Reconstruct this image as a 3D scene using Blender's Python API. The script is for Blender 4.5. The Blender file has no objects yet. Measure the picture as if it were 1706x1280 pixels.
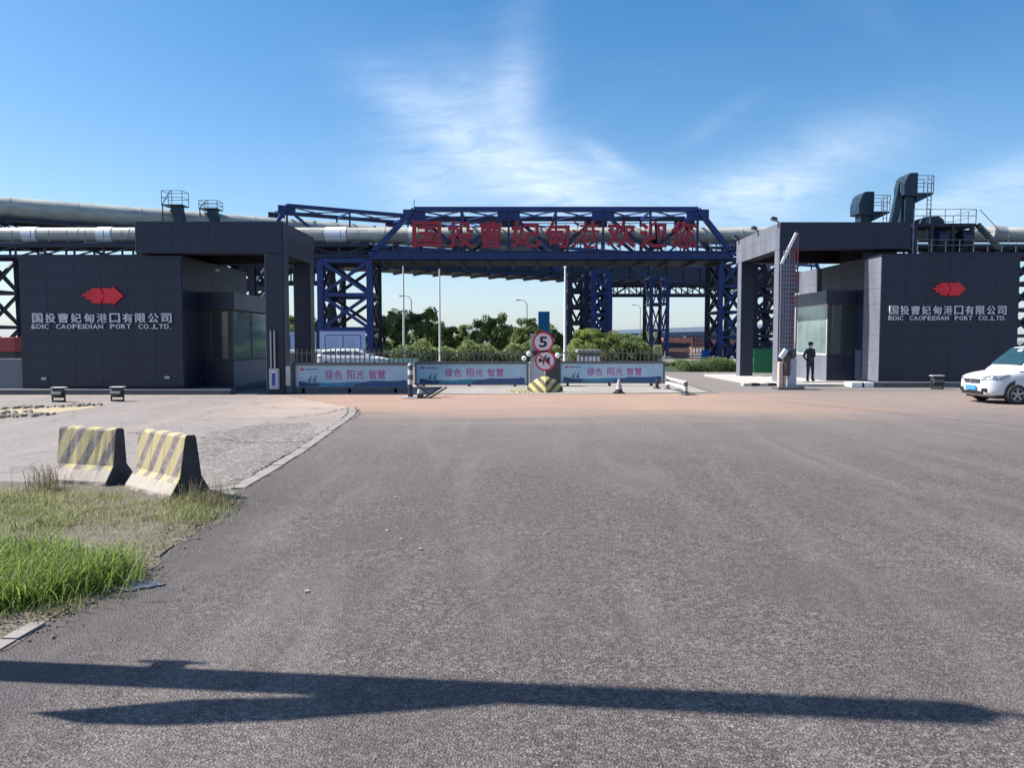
import bpy, bmesh, math, random
from mathutils import Vector, Matrix
random.seed(7)
R = math.radians
sc = bpy.context.scene
COL = sc.collection

# ------------------------------------------------------------------ camera
H, F, PITCH = 1.9, 1260.0, R(3.27)
cam = bpy.data.cameras.new("camera"); cam.sensor_width = 36; cam.lens = 36*F/1706
cam.clip_start = 0.05; cam.clip_end = 6000
camo = bpy.data.objects.new("camera", cam); COL.objects.link(camo)
camo.location = (0, 0, H); camo.rotation_euler = (math.pi/2-PITCH, 0, 0)
sc.camera = camo

# ------------------------------------------------------------------ sun and sky
EL = R(49)
sun_dir = Vector((-math.cos(EL)*math.cos(R(5.4)), math.cos(EL)*math.sin(R(5.4)), math.sin(EL)))
sd = bpy.data.lights.new("sun", 'SUN'); sd.energy = 5.0; sd.angle = R(0.4); sd.color = (1, .945, .87)
so = bpy.data.objects.new("sun", sd); COL.objects.link(so)
so.rotation_euler = sun_dir.to_track_quat('Z', 'Y').to_euler()
w = bpy.data.worlds.new("World"); sc.world = w; w.use_nodes = True
sc.view_settings.view_transform = 'Standard'; sc.view_settings.look = 'None'
sc.view_settings.exposure = 0.84; sc.view_settings.gamma = 1

def world_nodes():
    nt = w.node_tree; N = nt.nodes; L = nt.links
    bg = N['Background']; bg.inputs[1].default_value = 0.094
    sky = N.new('ShaderNodeTexSky'); sky.sky_type = 'NISHITA'; sky.sun_disc = False
    sky.sun_elevation = EL; sky.sun_rotation = math.atan2(sun_dir.x, sun_dir.y)
    sky.air_density = 1.0; sky.dust_density = 1.1; sky.ozone_density = 4.0; sky.altitude = 0
    hs = N.new('ShaderNodeHueSaturation'); hs.inputs['Saturation'].default_value = 1.32
    hs.inputs['Hue'].default_value = 0.496
    L.new(sky.outputs[0], hs.inputs['Color'])
    tc = N.new('ShaderNodeTexCoord')
    sx = N.new('ShaderNodeSeparateXYZ'); L.new(tc.outputs['Generated'], sx.inputs[0])
    def m(op, a, b=None, c=None):
        n = N.new('ShaderNodeMath'); n.operation = op
        for i, v in enumerate((a, b, c)):
            if v is None: continue
            if isinstance(v, (int, float)): n.inputs[i].default_value = v
            else: L.new(v, n.inputs[i])
        return n.outputs[0]
    # cloud layer: noise on a plane high above
    zc = m('ADD', m('MAXIMUM', sx.outputs[2], 0.0), 0.26)
    cb = N.new('ShaderNodeCombineXYZ')
    L.new(m('DIVIDE', sx.outputs[0], zc), cb.inputs[0]); L.new(m('DIVIDE', sx.outputs[1], zc), cb.inputs[1])
    def noise(scale, rot, sc3, det=8, rough=.6, dist=.4):
        mp = N.new('ShaderNodeMapping'); mp.inputs['Rotation'].default_value = (0, 0, rot); mp.inputs['Scale'].default_value = sc3
        L.new(cb.outputs[0], mp.inputs[0])
        n = N.new('ShaderNodeTexNoise'); n.inputs['Scale'].default_value = scale; n.inputs['Detail'].default_value = det
        n.inputs['Roughness'].default_value = rough; n.inputs['Distortion'].default_value = dist
        L.new(mp.outputs[0], n.inputs[0]); return n.outputs[0]
    n1 = noise(1.3, R(28), (1, 1.7, 1), 8, .6, .9); n2 = noise(5.5, R(52), (1, 1.9, 1), 7, .65, 1.4)
    n3 = noise(.5, 0, (1, 1, 1), 4)
    def blob(px, py, sxp, syp, rot, amp, soft=1.0):
        d = Vector(((px-853)/F, 1.0, 0)); 
        dz = -(py-640)/F
        v = Vector((d.x, math.cos(PITCH)+dz*math.sin(PITCH), dz*math.cos(PITCH)-math.sin(PITCH))).normalized()
        sub = N.new('ShaderNodeVectorMath'); sub.operation = 'SUBTRACT'; L.new(tc.outputs['Generated'], sub.inputs[0]); sub.inputs[1].default_value = v
        mp = N.new('ShaderNodeMapping'); mp.vector_type = 'TEXTURE'
        mp.inputs['Rotation'].default_value = (0, R(rot), 0)
        mp.inputs['Scale'].default_value = (sxp/F, .5, syp/F)
        L.new(sub.outputs[0], mp.inputs[0])
        ln = N.new('ShaderNodeVectorMath'); ln.operation = 'LENGTH'; L.new(mp.outputs[0], ln.inputs[0])
        e = m('POWER', 2.718, m('MULTIPLY', m('POWER', ln.outputs['Value'], 2), -1.0))
        return m('MULTIPLY', e, amp)
    tot = None
    for b in CLOUDS:
        e = blob(*b); tot = e if tot is None else m('ADD', tot, e)
    tex = m('ADD', m('MULTIPLY', n1, .8), m('MULTIPLY', n2, .55))
    r = N.new('ShaderNodeMapRange'); r.inputs[1].default_value = .48; r.inputs[2].default_value = .92
    L.new(tex, r.inputs[0])
    wisps = m('MULTIPLY', m('ADD', m('MULTIPLY', r.outputs[0], .85), .15), tot)
    r2 = N.new('ShaderNodeMapRange'); r2.inputs[1].default_value = .52; r2.inputs[2].default_value = .85; r2.inputs[4].default_value = .12
    L.new(m('MULTIPLY', m('ADD', n1, n3), .5), r2.inputs[0])
    # milky air low down
    low = m('MULTIPLY', m('POWER', m('SUBTRACT', 1.0, m('MAXIMUM', sx.outputs[2], 0.0)), 6.0), .42)
    cl = m('MINIMUM', m('ADD', m('ADD', wisps, r2.outputs[0]), low), .92)
    mix = N.new('ShaderNodeMix'); mix.data_type = 'RGBA'
    L.new(cl, mix.inputs[0]); L.new(hs.outputs[0], mix.inputs[6]); mix.inputs[7].default_value = (5.4, 6.3, 7.6, 1)
    L.new(mix.outputs[2], bg.inputs[0])
CLOUDS = [(862, 140, 38, 85, 6, .38), (800, 150, 90, 45, 30, .25), (745, 225, 110, 34, 32, .42), (860, 265, 190, 50, 27, .62), (900, 318, 230, 40, 3, .5),
          (690, 300, 90, 60, 60, .35), (1010, 262, 40, 12, 30, .5), (1310, 300, 130, 48, -22, .6), (1240, 330, 80, 40, 0, .5), (1640, 310, 130, 24, -20, .45), (1690, 345, 160, 30, -8, .4), (1190, 205, 60, 14, -30, .15)]
world_nodes()

# ------------------------------------------------------------------ helpers
def ray(px, py):
    dx = (px-853)/F; dy = -(py-640)/F
    return Vector((dx, math.cos(PITCH)+dy*math.sin(PITCH), dy*math.cos(PITCH)-math.sin(PITCH)))
def at(px, py, Y):
    r = ray(px, py); return Vector((0, 0, H)) + r*(Y/r.y)
def X(px, Y, py=600): return at(px, py, Y).x
def Z(py, Y): return at(853, py, Y).z
def G(px, py, z=0.0):
    r = ray(px, py); return Vector((0, 0, H)) + r*((z-H)/r.z)

class MB:
    def __init__(s): s.v = []; s.f = []; s.mi = []
    def add(s, vs, fs, mi=0):
        o = len(s.v); s.v += [tuple(v) for v in vs]; s.f += [tuple(i+o for i in f) for f in fs]; s.mi += [mi]*len(fs); return s
    def box(s, a, b, mi=0):
        x0, y0, z0 = a; x1, y1, z1 = b
        return s.add([(x0,y0,z0),(x1,y0,z0),(x1,y1,z0),(x0,y1,z0),(x0,y0,z1),(x1,y0,z1),(x1,y1,z1),(x0,y1,z1)],
              [(0,3,2,1),(4,5,6,7),(0,1,5,4),(1,2,6,5),(2,3,7,6),(3,0,4,7)], mi)
    def beam(s, p, q, w_, h=None, up=(0, 0, 1), mi=0):
        p = Vector(p); q = Vector(q); h = h or w_; d = (q-p).normalized(); u = Vector(up)
        if abs(d.dot(u)) > .98: u = Vector((0, 1, 0))
        sdv = d.cross(u).normalized(); u = sdv.cross(d).normalized(); a = sdv*w_/2; b = u*h/2
        return s.add([p-a-b, p+a-b, p+a+b, p-a+b, q-a-b, q+a-b, q+a+b, q-a+b],
              [(0,3,2,1),(4,5,6,7),(0,1,5,4),(1,2,6,5),(2,3,7,6),(3,0,4,7)], mi)
    def hbeam(s, p, q, w_, h, mi=0, up=(0, 0, 1)):
        "I section: two flanges and a web"
        p = Vector(p); q = Vector(q); d = (q-p).normalized(); u = Vector(up)
        if abs(d.dot(u)) > .98: u = Vector((0, 1, 0))
        sdv = d.cross(u).normalized(); u = sdv.cross(d).normalized()
        t = h*.13; o = u*(h/2-t/2)
        s.beam(p+o, q+o, w_, t, u, mi); s.beam(p-o, q-o, w_, t, u, mi); s.beam(p, q, w_*.2, h-2*t, u, mi); return s
    def tube(s, pts, r, n=8, mi=0, cap=True):
        pts = [Vector(p) for p in pts]; rs = r if isinstance(r, (list, tuple)) else [r]*len(pts)
        vs = []; fs = []
        for i, p in enumerate(pts):
            d = (pts[min(i+1, len(pts)-1)]-pts[max(i-1, 0)]).normalized()
            u = Vector((0, 0, 1)) if abs(d.z) < .9 else Vector((1, 0, 0))
            a = d.cross(u).normalized(); b = a.cross(d)
            for k in range(n):
                t = 2*math.pi*k/n; vs.append(p+(a*math.cos(t)+b*math.sin(t))*rs[i])
        for i in range(len(pts)-1):
            for k in range(n):
                k2 = (k+1) % n; fs.append((i*n+k, i*n+k2, (i+1)*n+k2, (i+1)*n+k))
        if cap: fs.append(tuple(range(n))[::-1]); fs.append(tuple((len(pts)-1)*n+k for k in range(n)))
        return s.add(vs, fs, mi)
    def lathe(s, prof, c=(0, 0, 0), n=20, axis='z', mi=0, cap=True):
        vs = []; fs = []
        for r, z in prof:
            for k in range(n):
                t = 2*math.pi*k/n; a, b = r*math.cos(t), r*math.sin(t)
                v = (a, b, z) if axis == 'z' else (a, z, b) if axis == 'y' else (z, a, b)
                vs.append((v[0]+c[0], v[1]+c[1], v[2]+c[2]))
        for i in range(len(prof)-1):
            for k in range(n):
                k2 = (k+1) % n; fs.append((i*n+k, i*n+k2, (i+1)*n+k2, (i+1)*n+k))
        if cap: fs.append(tuple(range(n))); fs.append(tuple((len(prof)-1)*n+k for k in range(n)))
        return s.add(vs, fs, mi)
    def prism(s, poly, d0, d1, plane='xz', mi=0):
        n = len(poly)
        mk = (lambda a, b, d: (a, d, b)) if plane == 'xz' else (lambda a, b, d: (a, b, d)) if plane == 'xy' else (lambda a, b, d: (d, a, b))
        vs = [mk(a, b, d0) for a, b in poly]+[mk(a, b, d1) for a, b in poly]
        fs = [tuple(range(n)), tuple(range(2*n-1, n-1, -1))]+[(i, (i+1) % n, n+(i+1) % n, n+i) for i in range(n)]
        return s.add(vs, fs, mi)
    def mesh(s, name, mats, smooth=False, fix=True):
        me = bpy.data.meshes.new(name); me.from_pydata(s.v, [], s.f)
        for m_ in (mats if isinstance(mats, (list, tuple)) else [mats]): me.materials.append(m_)
        me.polygons.foreach_set('material_index', s.mi)
        if fix:
            bm = bmesh.new(); bm.from_mesh(me); bmesh.ops.recalc_face_normals(bm, faces=bm.faces); bm.to_mesh(me); bm.free()
        if smooth: me.polygons.foreach_set('use_smooth', [True]*len(me.polygons))
        me.update(); return me
    def build(s, name, mats, parent=None, smooth=False, bev=0, loc=None):
        o = bpy.data.objects.new(name, s.mesh(name, mats, smooth)); COL.objects.link(o)
        if parent: o.parent = parent
        if loc is not None: o.location = loc
        if bev:
            b = o.modifiers.new('bevel', 'BEVEL'); b.width = bev; b.segments = 2; b.limit_method = 'ANGLE'
        return o
def put(name, me, parent=None, loc=(0, 0, 0), rot=(0, 0, 0)):
    o = bpy.data.objects.new(name, me); COL.objects.link(o); o.parent = parent; o.location = loc; o.rotation_euler = rot; return o
def tag(o, label, cat, group=None, kind=None):
    if label: o['label'] = label
    if cat: o['category'] = cat
    if group: o['group'] = group
    if kind: o['kind'] = kind
    return o
def thing(name, label, cat, loc=(0, 0, 0), group=None, rz=0):
    o = bpy.data.objects.new(name, None); o.empty_display_size = .2; COL.objects.link(o)
    o.location = loc; o.rotation_euler.z = rz; return tag(o, label, cat, group)
def copy_tree(o, parent=None):
    c = o.copy(); COL.objects.link(c); c.parent = parent
    for ch in [x for x in COL.objects if x.parent == o]: copy_tree(ch, c)
    return c
def rel(v, t): return Vector(v)-t.location
def autosmooth(o, ang=35):
    me = o.data; me.polygons.foreach_set('use_smooth', [True]*len(me.polygons))
    bm = bmesh.new(); bm.from_mesh(me)
    for e in bm.edges:
        if len(e.link_faces) == 2 and e.calc_face_angle(0) > R(ang): e.smooth = False
    bm.to_mesh(me); bm.free(); return o

# ------------------------------------------------------------------ materials
MATS = {}
def mat(name, col, rough=.7, metal=0, var=.12, vscale=3.0, bump=0, bscale=40, spec=.5, var2=None, coord='Object', stretch=(1, 1, 1)):
    if name in MATS: return MATS[name]
    m_ = bpy.data.materials.new(name); m_.use_nodes = True; nt = m_.node_tree; N = nt.nodes; L = nt.links
    b = N['Principled BSDF']; b.inputs['Roughness'].default_value = rough; b.inputs['Metallic'].default_value = metal
    b.inputs['Specular IOR Level'].default_value = spec
    tc = N.new('ShaderNodeTexCoord'); mp = N.new('ShaderNodeMapping'); mp.inputs['Scale'].default_value = stretch
    if coord == 'World':
        g = N.new('ShaderNodeNewGeometry'); L.new(g.outputs['Position'], mp.inputs[0])
    else: L.new(tc.outputs[coord], mp.inputs[0])
    n = N.new('ShaderNodeTexNoise'); n.inputs['Scale'].default_value = vscale; n.inputs['Detail'].default_value = 6; n.inputs['Roughness'].default_value = .65
    L.new(mp.outputs[0], n.inputs[0])
    cr = N.new('ShaderNodeValToRGB'); cr.color_ramp.elements[0].position = .3; cr.color_ramp.elements[1].position = .7
    c2 = var2 or tuple(min(1, c*(1+var)) for c in col)
    c1 = col if var2 else tuple(c*(1-var) for c in col)
    cr.color_ramp.elements[0].color = (*c1, 1); cr.color_ramp.elements[1].color = (*c2, 1)
    L.new(n.outputs[0], cr.inputs[0]); L.new(cr.outputs[0], b.inputs['Base Color'])
    rr = N.new('ShaderNodeMapRange'); rr.inputs[3].default_value = max(.02, rough-.1); rr.inputs[4].default_value = min(1, rough+.12)
    L.new(n.outputs[0], rr.inputs[0]); L.new(rr.outputs[0], b.inputs['Roughness'])
    if bump:
        n2 = N.new('ShaderNodeTexNoise'); n2.inputs['Scale'].default_value = bscale; n2.inputs['Detail'].default_value = 5
        L.new(mp.outputs[0], n2.inputs[0]); bp = N.new('ShaderNodeBump'); bp.inputs['Strength'].default_value = bump; bp.inputs['Distance'].default_value = .02
        L.new(n2.outputs[0], bp.inputs['Height']); L.new(bp.outputs[0], b.inputs['Normal'])
    MATS[name] = m_; return m_

PANEL = mat('grey_blue_cladding', (.013, .017, .039), .36, 0, .30, .9, coord='World', spec=.45, stretch=(1, 1, .25))
PANEL_LIT = mat('grey_cladding_lit', (.155, .165, .20), .5, 0, .2, 1.2, coord='World', stretch=(1, 1, .3))  # brighter copy of the cladding; light on these faces is in the colour
JOINT = mat('panel_joint', (.012, .014, .022), .8)
SOFFIT = mat('dark_soffit', (.035, .026, .026), .6, 0, .2, 2)
BLUE = mat('blue_steel', (.009, .030, .145), .45, 0, .45, 1.6, coord='World')
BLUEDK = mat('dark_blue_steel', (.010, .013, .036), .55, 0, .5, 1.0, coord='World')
GREENST = mat('dark_green_steel', (.012, .035, .06), .5, 0, .25, 2, coord='World')
RAILM = mat('grey_railing_paint', (.17, .20, .24), .5)
TUBEM = mat('galvanised_cream_tube', (.42, .41, .36), .45, .0, .28, 1.1, coord='World', stretch=(.5, 1, 3))
BANDM = mat('white_tube_band', (.85, .86, .88), .3, 0, .05)
RED = mat('faded_red_letter', (.34, .018, .035), .5, 0, .2, 3)
LOGORED = mat('bright_red_enamel', (.72, .012, .03), .35, 0, .06)
WHITEL = mat('off_white_letter', (.62, .62, .66), .45, 0, .08)
GLASS = mat('dark_window_glass', (.02, .035, .04), .04, 0, .1, spec=.9)
GLASSL = mat('pale_reflective_glass', (.27, .36, .37), .05, .35, .25, .8, spec=1)  # bright pane reflections are partly put into the pale base colour
CONC = mat('concrete', (.42, .40, .37), .85, 0, .15, 5, bump=.3, bscale=60)
CONCDK = mat('dark_stone_plinth', (.10, .10, .11), .7, 0, .2, 4, bump=.2)
WHITEP = mat('white_paint', (.78, .78, .76), .45, 0, .07, 6)
BLACKP = mat('black_paint', (.018, .018, .02), .5, 0, .2, 6)
STEEL = mat('grey_steel', (.35, .36, .38), .4, .4, .12)
GREYC = mat('light_grey_cabinet', (.42, .43, .46), .5, 0, .08)
DKMETAL = mat('dark_metal', (.05, .05, .055), .5, .2)
PICKET = mat('bronze_fence_steel', (.13, .115, .11), .5, 0, .3, 8)
RUBBER = mat('tyre_rubber', (.018, .018, .019), .8, 0, .2, 20)
GREENP = mat('green_hoarding', (.02, .20, .09), .55, 0, .12)
BOARDW = mat('pale_blue_notice_board', (.44, .52, .72), .5, 0, .06)
NAVY = mat('navy_line', (.06, .07, .25), .5)
ORANGE = mat('rusty_orange_steel', (.48, .15, .06), .7, 0, .3, 3)
YELLOWG = mat('yellow_green_sign', (.42, .45, .12), .5)
BARK = mat('tree_bark', (.09, .07, .05), .9, 0, .3, 8)

def stripes(name, c1, c2, scale, angle_vec, wear=.45, base=(.42, .40, .37), zcut=None, ramp=.5):
    "diagonal painted stripes with worn patches, in object space"
    m_ = bpy.data.materials.new(name); m_.use_nodes = True; nt = m_.node_tree; N = nt.nodes; L = nt.links
    b = N['Principled BSDF']; b.inputs['Roughness'].default_value = .8
    tc = N.new('ShaderNodeTexCoord'); dt = N.new('ShaderNodeVectorMath'); dt.operation = 'DOT_PRODUCT'; dt.inputs[1].default_value = angle_vec
    L.new(tc.outputs['Object'], dt.inputs[0])
    def mm(op, a, v, c=None):
        n = N.new('ShaderNodeMath'); n.operation = op
        for i, q in enumerate((a, v)):
            if isinstance(q, (int, float)): n.inputs[i].default_value = q
            else: L.new(q, n.inputs[i])
        return n.outputs[0]
    fr = mm('FRACT', mm('ADD', mm('MULTIPLY', dt.outputs['Value'], scale), 100.0), 0)
    st = mm('GREATER_THAN', fr, ramp)
    mx = N.new('ShaderNodeMix'); mx.data_type = 'RGBA'; L.new(st, mx.inputs[0]); mx.inputs[6].default_value = (*c1, 1); mx.inputs[7].default_value = (*c2, 1)
    nz = N.new('ShaderNodeTexNoise'); nz.inputs['Scale'].default_value = 13; nz.inputs['Detail'].default_value = 11; nz.inputs['Roughness'].default_value = .75
    oi = N.new('ShaderNodeObjectInfo'); vm = N.new('ShaderNodeVectorMath'); vm.operation = 'ADD'; L.new(tc.outputs['Object'], vm.inputs[0]); L.new(oi.outputs['Location'], vm.inputs[1])
    L.new(vm.outputs[0], nz.inputs[0])
    mr = N.new('ShaderNodeMapRange'); mr.inputs[1].default_value = .46; mr.inputs[2].default_value = .56; mr.inputs[4].default_value = wear
    L.new(nz.outputs[0], mr.inputs[0]); f = mr.outputs[0]
    if zcut is not None:
        s3 = N.new('ShaderNodeSeparateXYZ'); L.new(tc.outputs['Object'], s3.inputs[0])
        zz = mm('ADD', s3.outputs[2], mm('MULTIPLY', nz.outputs[0], .06))
        f = mm('MAXIMUM', f, mm('LESS_THAN', zz, zcut))
    nb = N.new('ShaderNodeTexNoise'); nb.inputs['Scale'].default_value = 4; nb.inputs['Detail'].default_value = 8
    L.new(vm.outputs[0], nb.inputs[0])
    cb = N.new('ShaderNodeValToRGB'); cb.color_ramp.elements[0].color = (*[c*.7 for c in base], 1); cb.color_ramp.elements[1].color = (*[c*1.15 for c in base], 1)
    L.new(nb.outputs[0], cb.inputs[0])
    m2 = N.new('ShaderNodeMix'); m2.data_type = 'RGBA'; L.new(f, m2.inputs[0]); L.new(mx.outputs[2], m2.inputs[6]); L.new(cb.outputs[0], m2.inputs[7])
    L.new(m2.outputs[2], b.inputs['Base Color'])
    bp = N.new('ShaderNodeBump'); bp.inputs['Strength'].default_value = .5; bp.inputs['Distance'].default_value = .01
    L.new(nz.outputs[0], bp.inputs['Height']); L.new(bp.outputs[0], b.inputs['Normal'])
    return m_

# ground materials -------------------------------------------------
def ground_mat(name, dark, light, patch, far=None, agg=1.0, bump=.6, tan=None, crack=0.0, stain=.5, edgeline=None):
    m_ = bpy.data.materials.new(name); m_.use_nodes = True; nt = m_.node_tree; N = nt.nodes; L = nt.links
    b = N['Principled BSDF']; b.inputs['Roughness'].default_value = .85; b.inputs['Specular IOR Level'].default_value = .35
    g = N.new('ShaderNodeNewGeometry'); P = g.outputs['Position']
    def nz(scale, det=6, rough=.6, st=(1, 1, 1), dist=0, rz=0):
        mp = N.new('ShaderNodeMapping'); mp.inputs['Scale'].default_value = st; mp.inputs['Rotation'].default_value = (0, 0, rz); L.new(P, mp.inputs[0])
        n = N.new('ShaderNodeTexNoise'); n.inputs['Scale'].default_value = scale; n.inputs['Detail'].default_value = det
        n.inputs['Roughness'].default_value = rough; n.inputs['Distortion'].default_value = dist; L.new(mp.outputs[0], n.inputs[0]); return n.outputs[0]
    def rng(v, a, b_, c=0., d=1.):
        r = N.new('ShaderNodeMapRange'); r.inputs[1].default_value = a; r.inputs[2].default_value = b_; r.inputs[3].default_value = c; r.inputs[4].default_value = d
        L.new(v, r.inputs[0]); return r.outputs[0]
    def mix(f, a, b_, mode='MIX'):
        n = N.new('ShaderNodeMix'); n.data_type = 'RGBA'; n.blend_type = mode
        for i, v in ((0, f), (6, a), (7, b_)):
            if isinstance(v, (int, float)): n.inputs[i].default_value = v
            elif isinstance(v, tuple): n.inputs[i].default_value = (*v, 1)
            else: L.new(v, n.inputs[i])
        return n.outputs[2]
    vo = N.new('ShaderNodeTexVoronoi'); vo.inputs['Scale'].default_value = 62*agg; vo.inputs['Randomness'].default_value = 1; L.new(P, vo.inputs[0])
    sc_ = N.new('ShaderNodeSeparateColor'); L.new(vo.outputs['Color'], sc_.inputs[0])
    chip = rng(sc_.outputs[0], .3, 1.0)
    col = mix(chip, dark, light)
    n_mid = nz(9, 5, .7); col = mix(rng(n_mid, .35, .7, 0, .55), col, tuple(c*.62 for c in dark))
    n_big = nz(.55, 7, .62, (1, 1, 1), .6); col = mix(rng(n_big, .42, .66, 0, stain), col, patch)
    n_tr = nz(.8, 5, .6, (1.4, .22, 1), .9, R(-9)); col = mix(rng(n_tr, .48, .75, 0, .22), col, tuple(min(1, c*1.35) for c in light))
    # black spots and oil
    n_sp = nz(26, 3, .5); col = mix(rng(n_sp, .69, .75, 0, .6), col, (.03, .028, .028)); n_oil = nz(1.7, 5, .7, (1, 1, 1), 1.2); col = mix(rng(n_oil, .62, .72, 0, .35), col, tuple(c*.7 for c in dark))
    sp = N.new('ShaderNodeSeparateXYZ'); L.new(P, sp.inputs[0])
    if far is not None:
        w_ = N.new('ShaderNodeMath'); w_.operation = 'ADD'; L.new(sp.outputs[1], w_.inputs[0])
        L.new(rng(n_big, 0, 1, -7, 7), w_.inputs[1])
        col = mix(rng(w_.outputs[0], 9, 24, 0, .72), col, far)
    if tan is not None:
        w_ = N.new('ShaderNodeMath'); w_.operation = 'ADD'; L.new(sp.outputs[1], w_.inputs[0])
        L.new(rng(nz(.25, 6, .65, (.5, 2.2, 1), .5), 0, 1, -5, 5), w_.inputs[1])
        b0_ = N.new('ShaderNodeMath'); b0_.operation = 'MULTIPLY'; L.new(rng(w_.outputs[0], 17.5, 21.5, 0, .95), b0_.inputs[0]); L.new(rng(sp.outputs[1], 26.8, 28.5, 1, 0), b0_.inputs[1]); band = b0_.outputs[0]
        xx = rng(sp.outputs[0], -9, -6, 0, 1); xr = rng(sp.outputs[0], 6, 11, 1, .35)
        q = N.new('ShaderNodeMath'); q.operation = 'MULTIPLY'; L.new(band, q.inputs[0]); L.new(xx, q.inputs[1])
        q2 = N.new('ShaderNodeMath'); q2.operation = 'MULTIPLY'; L.new(q.outputs[0], q2.inputs[0]); L.new(xr, q2.inputs[1])
        q3 = N.new('ShaderNodeMath'); q3.operation = 'MULTIPLY'; L.new(q2.outputs[0], q3.inputs[0]); L.new(rng(nz(1.1, 7, .7, (.35, 2.5, 1)), .3, .7, .4, .95), q3.inputs[1])
        col = mix(q3.outputs[0], col, tan)
    if edgeline is not None:
        (ax_, ay_), (bx_, by_) = edgeline; dx_, dy_ = bx_-ax_, by_-ay_; l_ = math.hypot(dx_, dy_)
        dt = N.new('ShaderNodeVectorMath'); dt.operation = 'DOT_PRODUCT'; dt.inputs[1].default_value = (dy_/l_, -dx_/l_, 0)
        sb = N.new('ShaderNodeVectorMath'); sb.operation = 'SUBTRACT'; L.new(P, sb.inputs[0]); sb.inputs[1].default_value = (ax_, ay_, 0); L.new(sb.outputs[0], dt.inputs[0])
        ad = N.new('ShaderNodeMath'); ad.operation = 'ADD'; L.new(dt.outputs['Value'], ad.inputs[0]); L.new(rng(nz(1.4, 7, .65), 0, 1, -.9, .9), ad.inputs[1])
        e1 = rng(ad.outputs[0], .35, 1.1, .72, 0)
        q = N.new('ShaderNodeMath'); q.operation = 'MULTIPLY'; L.new(e1, q.inputs[0]); L.new(rng(sp.outputs[1], 9, 12, 1, 0), q.inputs[1])
        col = mix(q.outputs[0], col, (.075, .066, .068))
    hgt = n_mid
    if crack:
        mp = N.new('ShaderNodeMapping'); L.new(P, mp.inputs[0])
        ndv = N.new('ShaderNodeTexNoise'); ndv.inputs['Scale'].default_value = 1.5; L.new(P, ndv.inputs[0])
        mv = N.new('ShaderNodeVectorMath'); mv.operation = 'ADD'; L.new(P, mv.inputs[0]); L.new(ndv.outputs['Color'], mv.inputs[1])
        v2 = N.new('ShaderNodeTexVoronoi'); v2.feature = 'DISTANCE_TO_EDGE'; v2.inputs['Scale'].default_value = .33; L.new(mv.outputs[0], v2.inputs[0])
        c_ = rng(v2.outputs['Distance'], 0.0, .012, 1, 0)
        q = N.new('ShaderNodeMath'); q.operation = 'MULTIPLY'; L.new(c_, q.inputs[0]); q.inputs[1].default_value = crack
        col = mix(q.outputs[0], col, (.05, .045, .042))
    L.new(col, b.inputs['Base Color'])
    bp = N.new('ShaderNodeBump'); bp.inputs['Strength'].default_value = bump; bp.inputs['Distance'].default_value = .012
    L.new(vo.outputs['Distance'], bp.inputs['Height'])
    b2 = N.new('ShaderNodeBump'); b2.inputs['Strength'].default_value = .35; b2.inputs['Distance'].default_value = .03
    L.new(n_mid, b2.inputs['Height']); L.new(bp.outputs[0], b2.inputs['Normal']); L.new(b2.outputs[0], b.inputs['Normal'])
    return m_
EDGELN = (tuple(G(0, 1082)[:2]), tuple(G(405, 812)[:2]))
ASPH = ground_mat('worn_asphalt', (.066, .056, .054), (.245, .212, .198), (.082, .071, .067), (.24, .208, .192), agg=1.15, bump=.85, stain=.6, tan=(.42, .27, .19), edgeline=EDGELN)
CONCG = ground_mat('dusty_concrete', (.21, .185, .172), (.30, .265, .245), (.235, .205, .19), None, .6, .35, tan=(.43, .32, .25), crack=.5)
GRAV = ground_mat('broken_rough_surface', (.12, .105, .097), (.32, .28, .26), (.20, .175, .16), None, .28, 1.6, crack=0)
SOIL = ground_mat('dry_soil', (.10, .085, .065), (.22, .19, .15), (.15, .13, .10), None, .7, 1.2)
PALE = ground_mat('pale_concrete', (.27, .255, .23), (.38, .355, .325), (.31, .285, .26), None, .6, .3)
LAND = ground_mat('port_land', (.14, .135, .12), (.24, .22, .20), (.12, .13, .08), None, .3, .3)
KERBM = mat('kerb_concrete', (.235, .21, .195), .85, 0, .2, 3, bump=.4, coord='World')

# ------------------------------------------------------------------ ground sheets
def rough(poly, step, amp, seed=1):
    rr = random.Random(seed); out = []; n = len(poly)
    for i in range(n):
        a, b = poly[i], poly[(i+1) % n]; L_ = math.hypot(b[0]-a[0], b[1]-a[1]); k = max(1, int(L_/step))
        for j in range(k):
            f = j/k; out.append((a[0]+(b[0]-a[0])*f+rr.uniform(-amp, amp), a[1]+(b[1]-a[1])*f+rr.uniform(-amp, amp)))
    return out
def sheet(name, poly, z, m_, kind='structure', thick=0.0):
    mb = MB(); pts = [(p[0], p[1]) for p in poly]
    if thick: mb.prism(pts, z-thick, z, 'xy')
    else: mb.add([(x, y, z) for x, y in pts], [tuple(range(len(pts)))])
    bm_o = mb.build(name, m_); bm = bmesh.new(); bm.from_mesh(bm_o.data)
    bmesh.ops.triangulate(bm, faces=[f for f in bm.faces if len(f.verts) > 4])
    bm.to_mesh(bm_o.data); bm.free()
    bm_o['kind'] = kind; return bm_o
def zup(o):
    me = o.data
    if me.polygons and me.polygons[0].normal.z < 0: me.flip_normals()
    return o
zup(sheet('ground', [(-3000, -600), (3000, -600), (3000, 4000), (-3000, 4000)], -.008, LAND))
edge_px = [(0, 1082), (60, 1045), (225, 962), (300, 905), (402, 813), (455, 782), (515, 744), (550, 718), (578, 699), (590, 686), (586, 679)]
edge = [G(*p) for p in edge_px]
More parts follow.
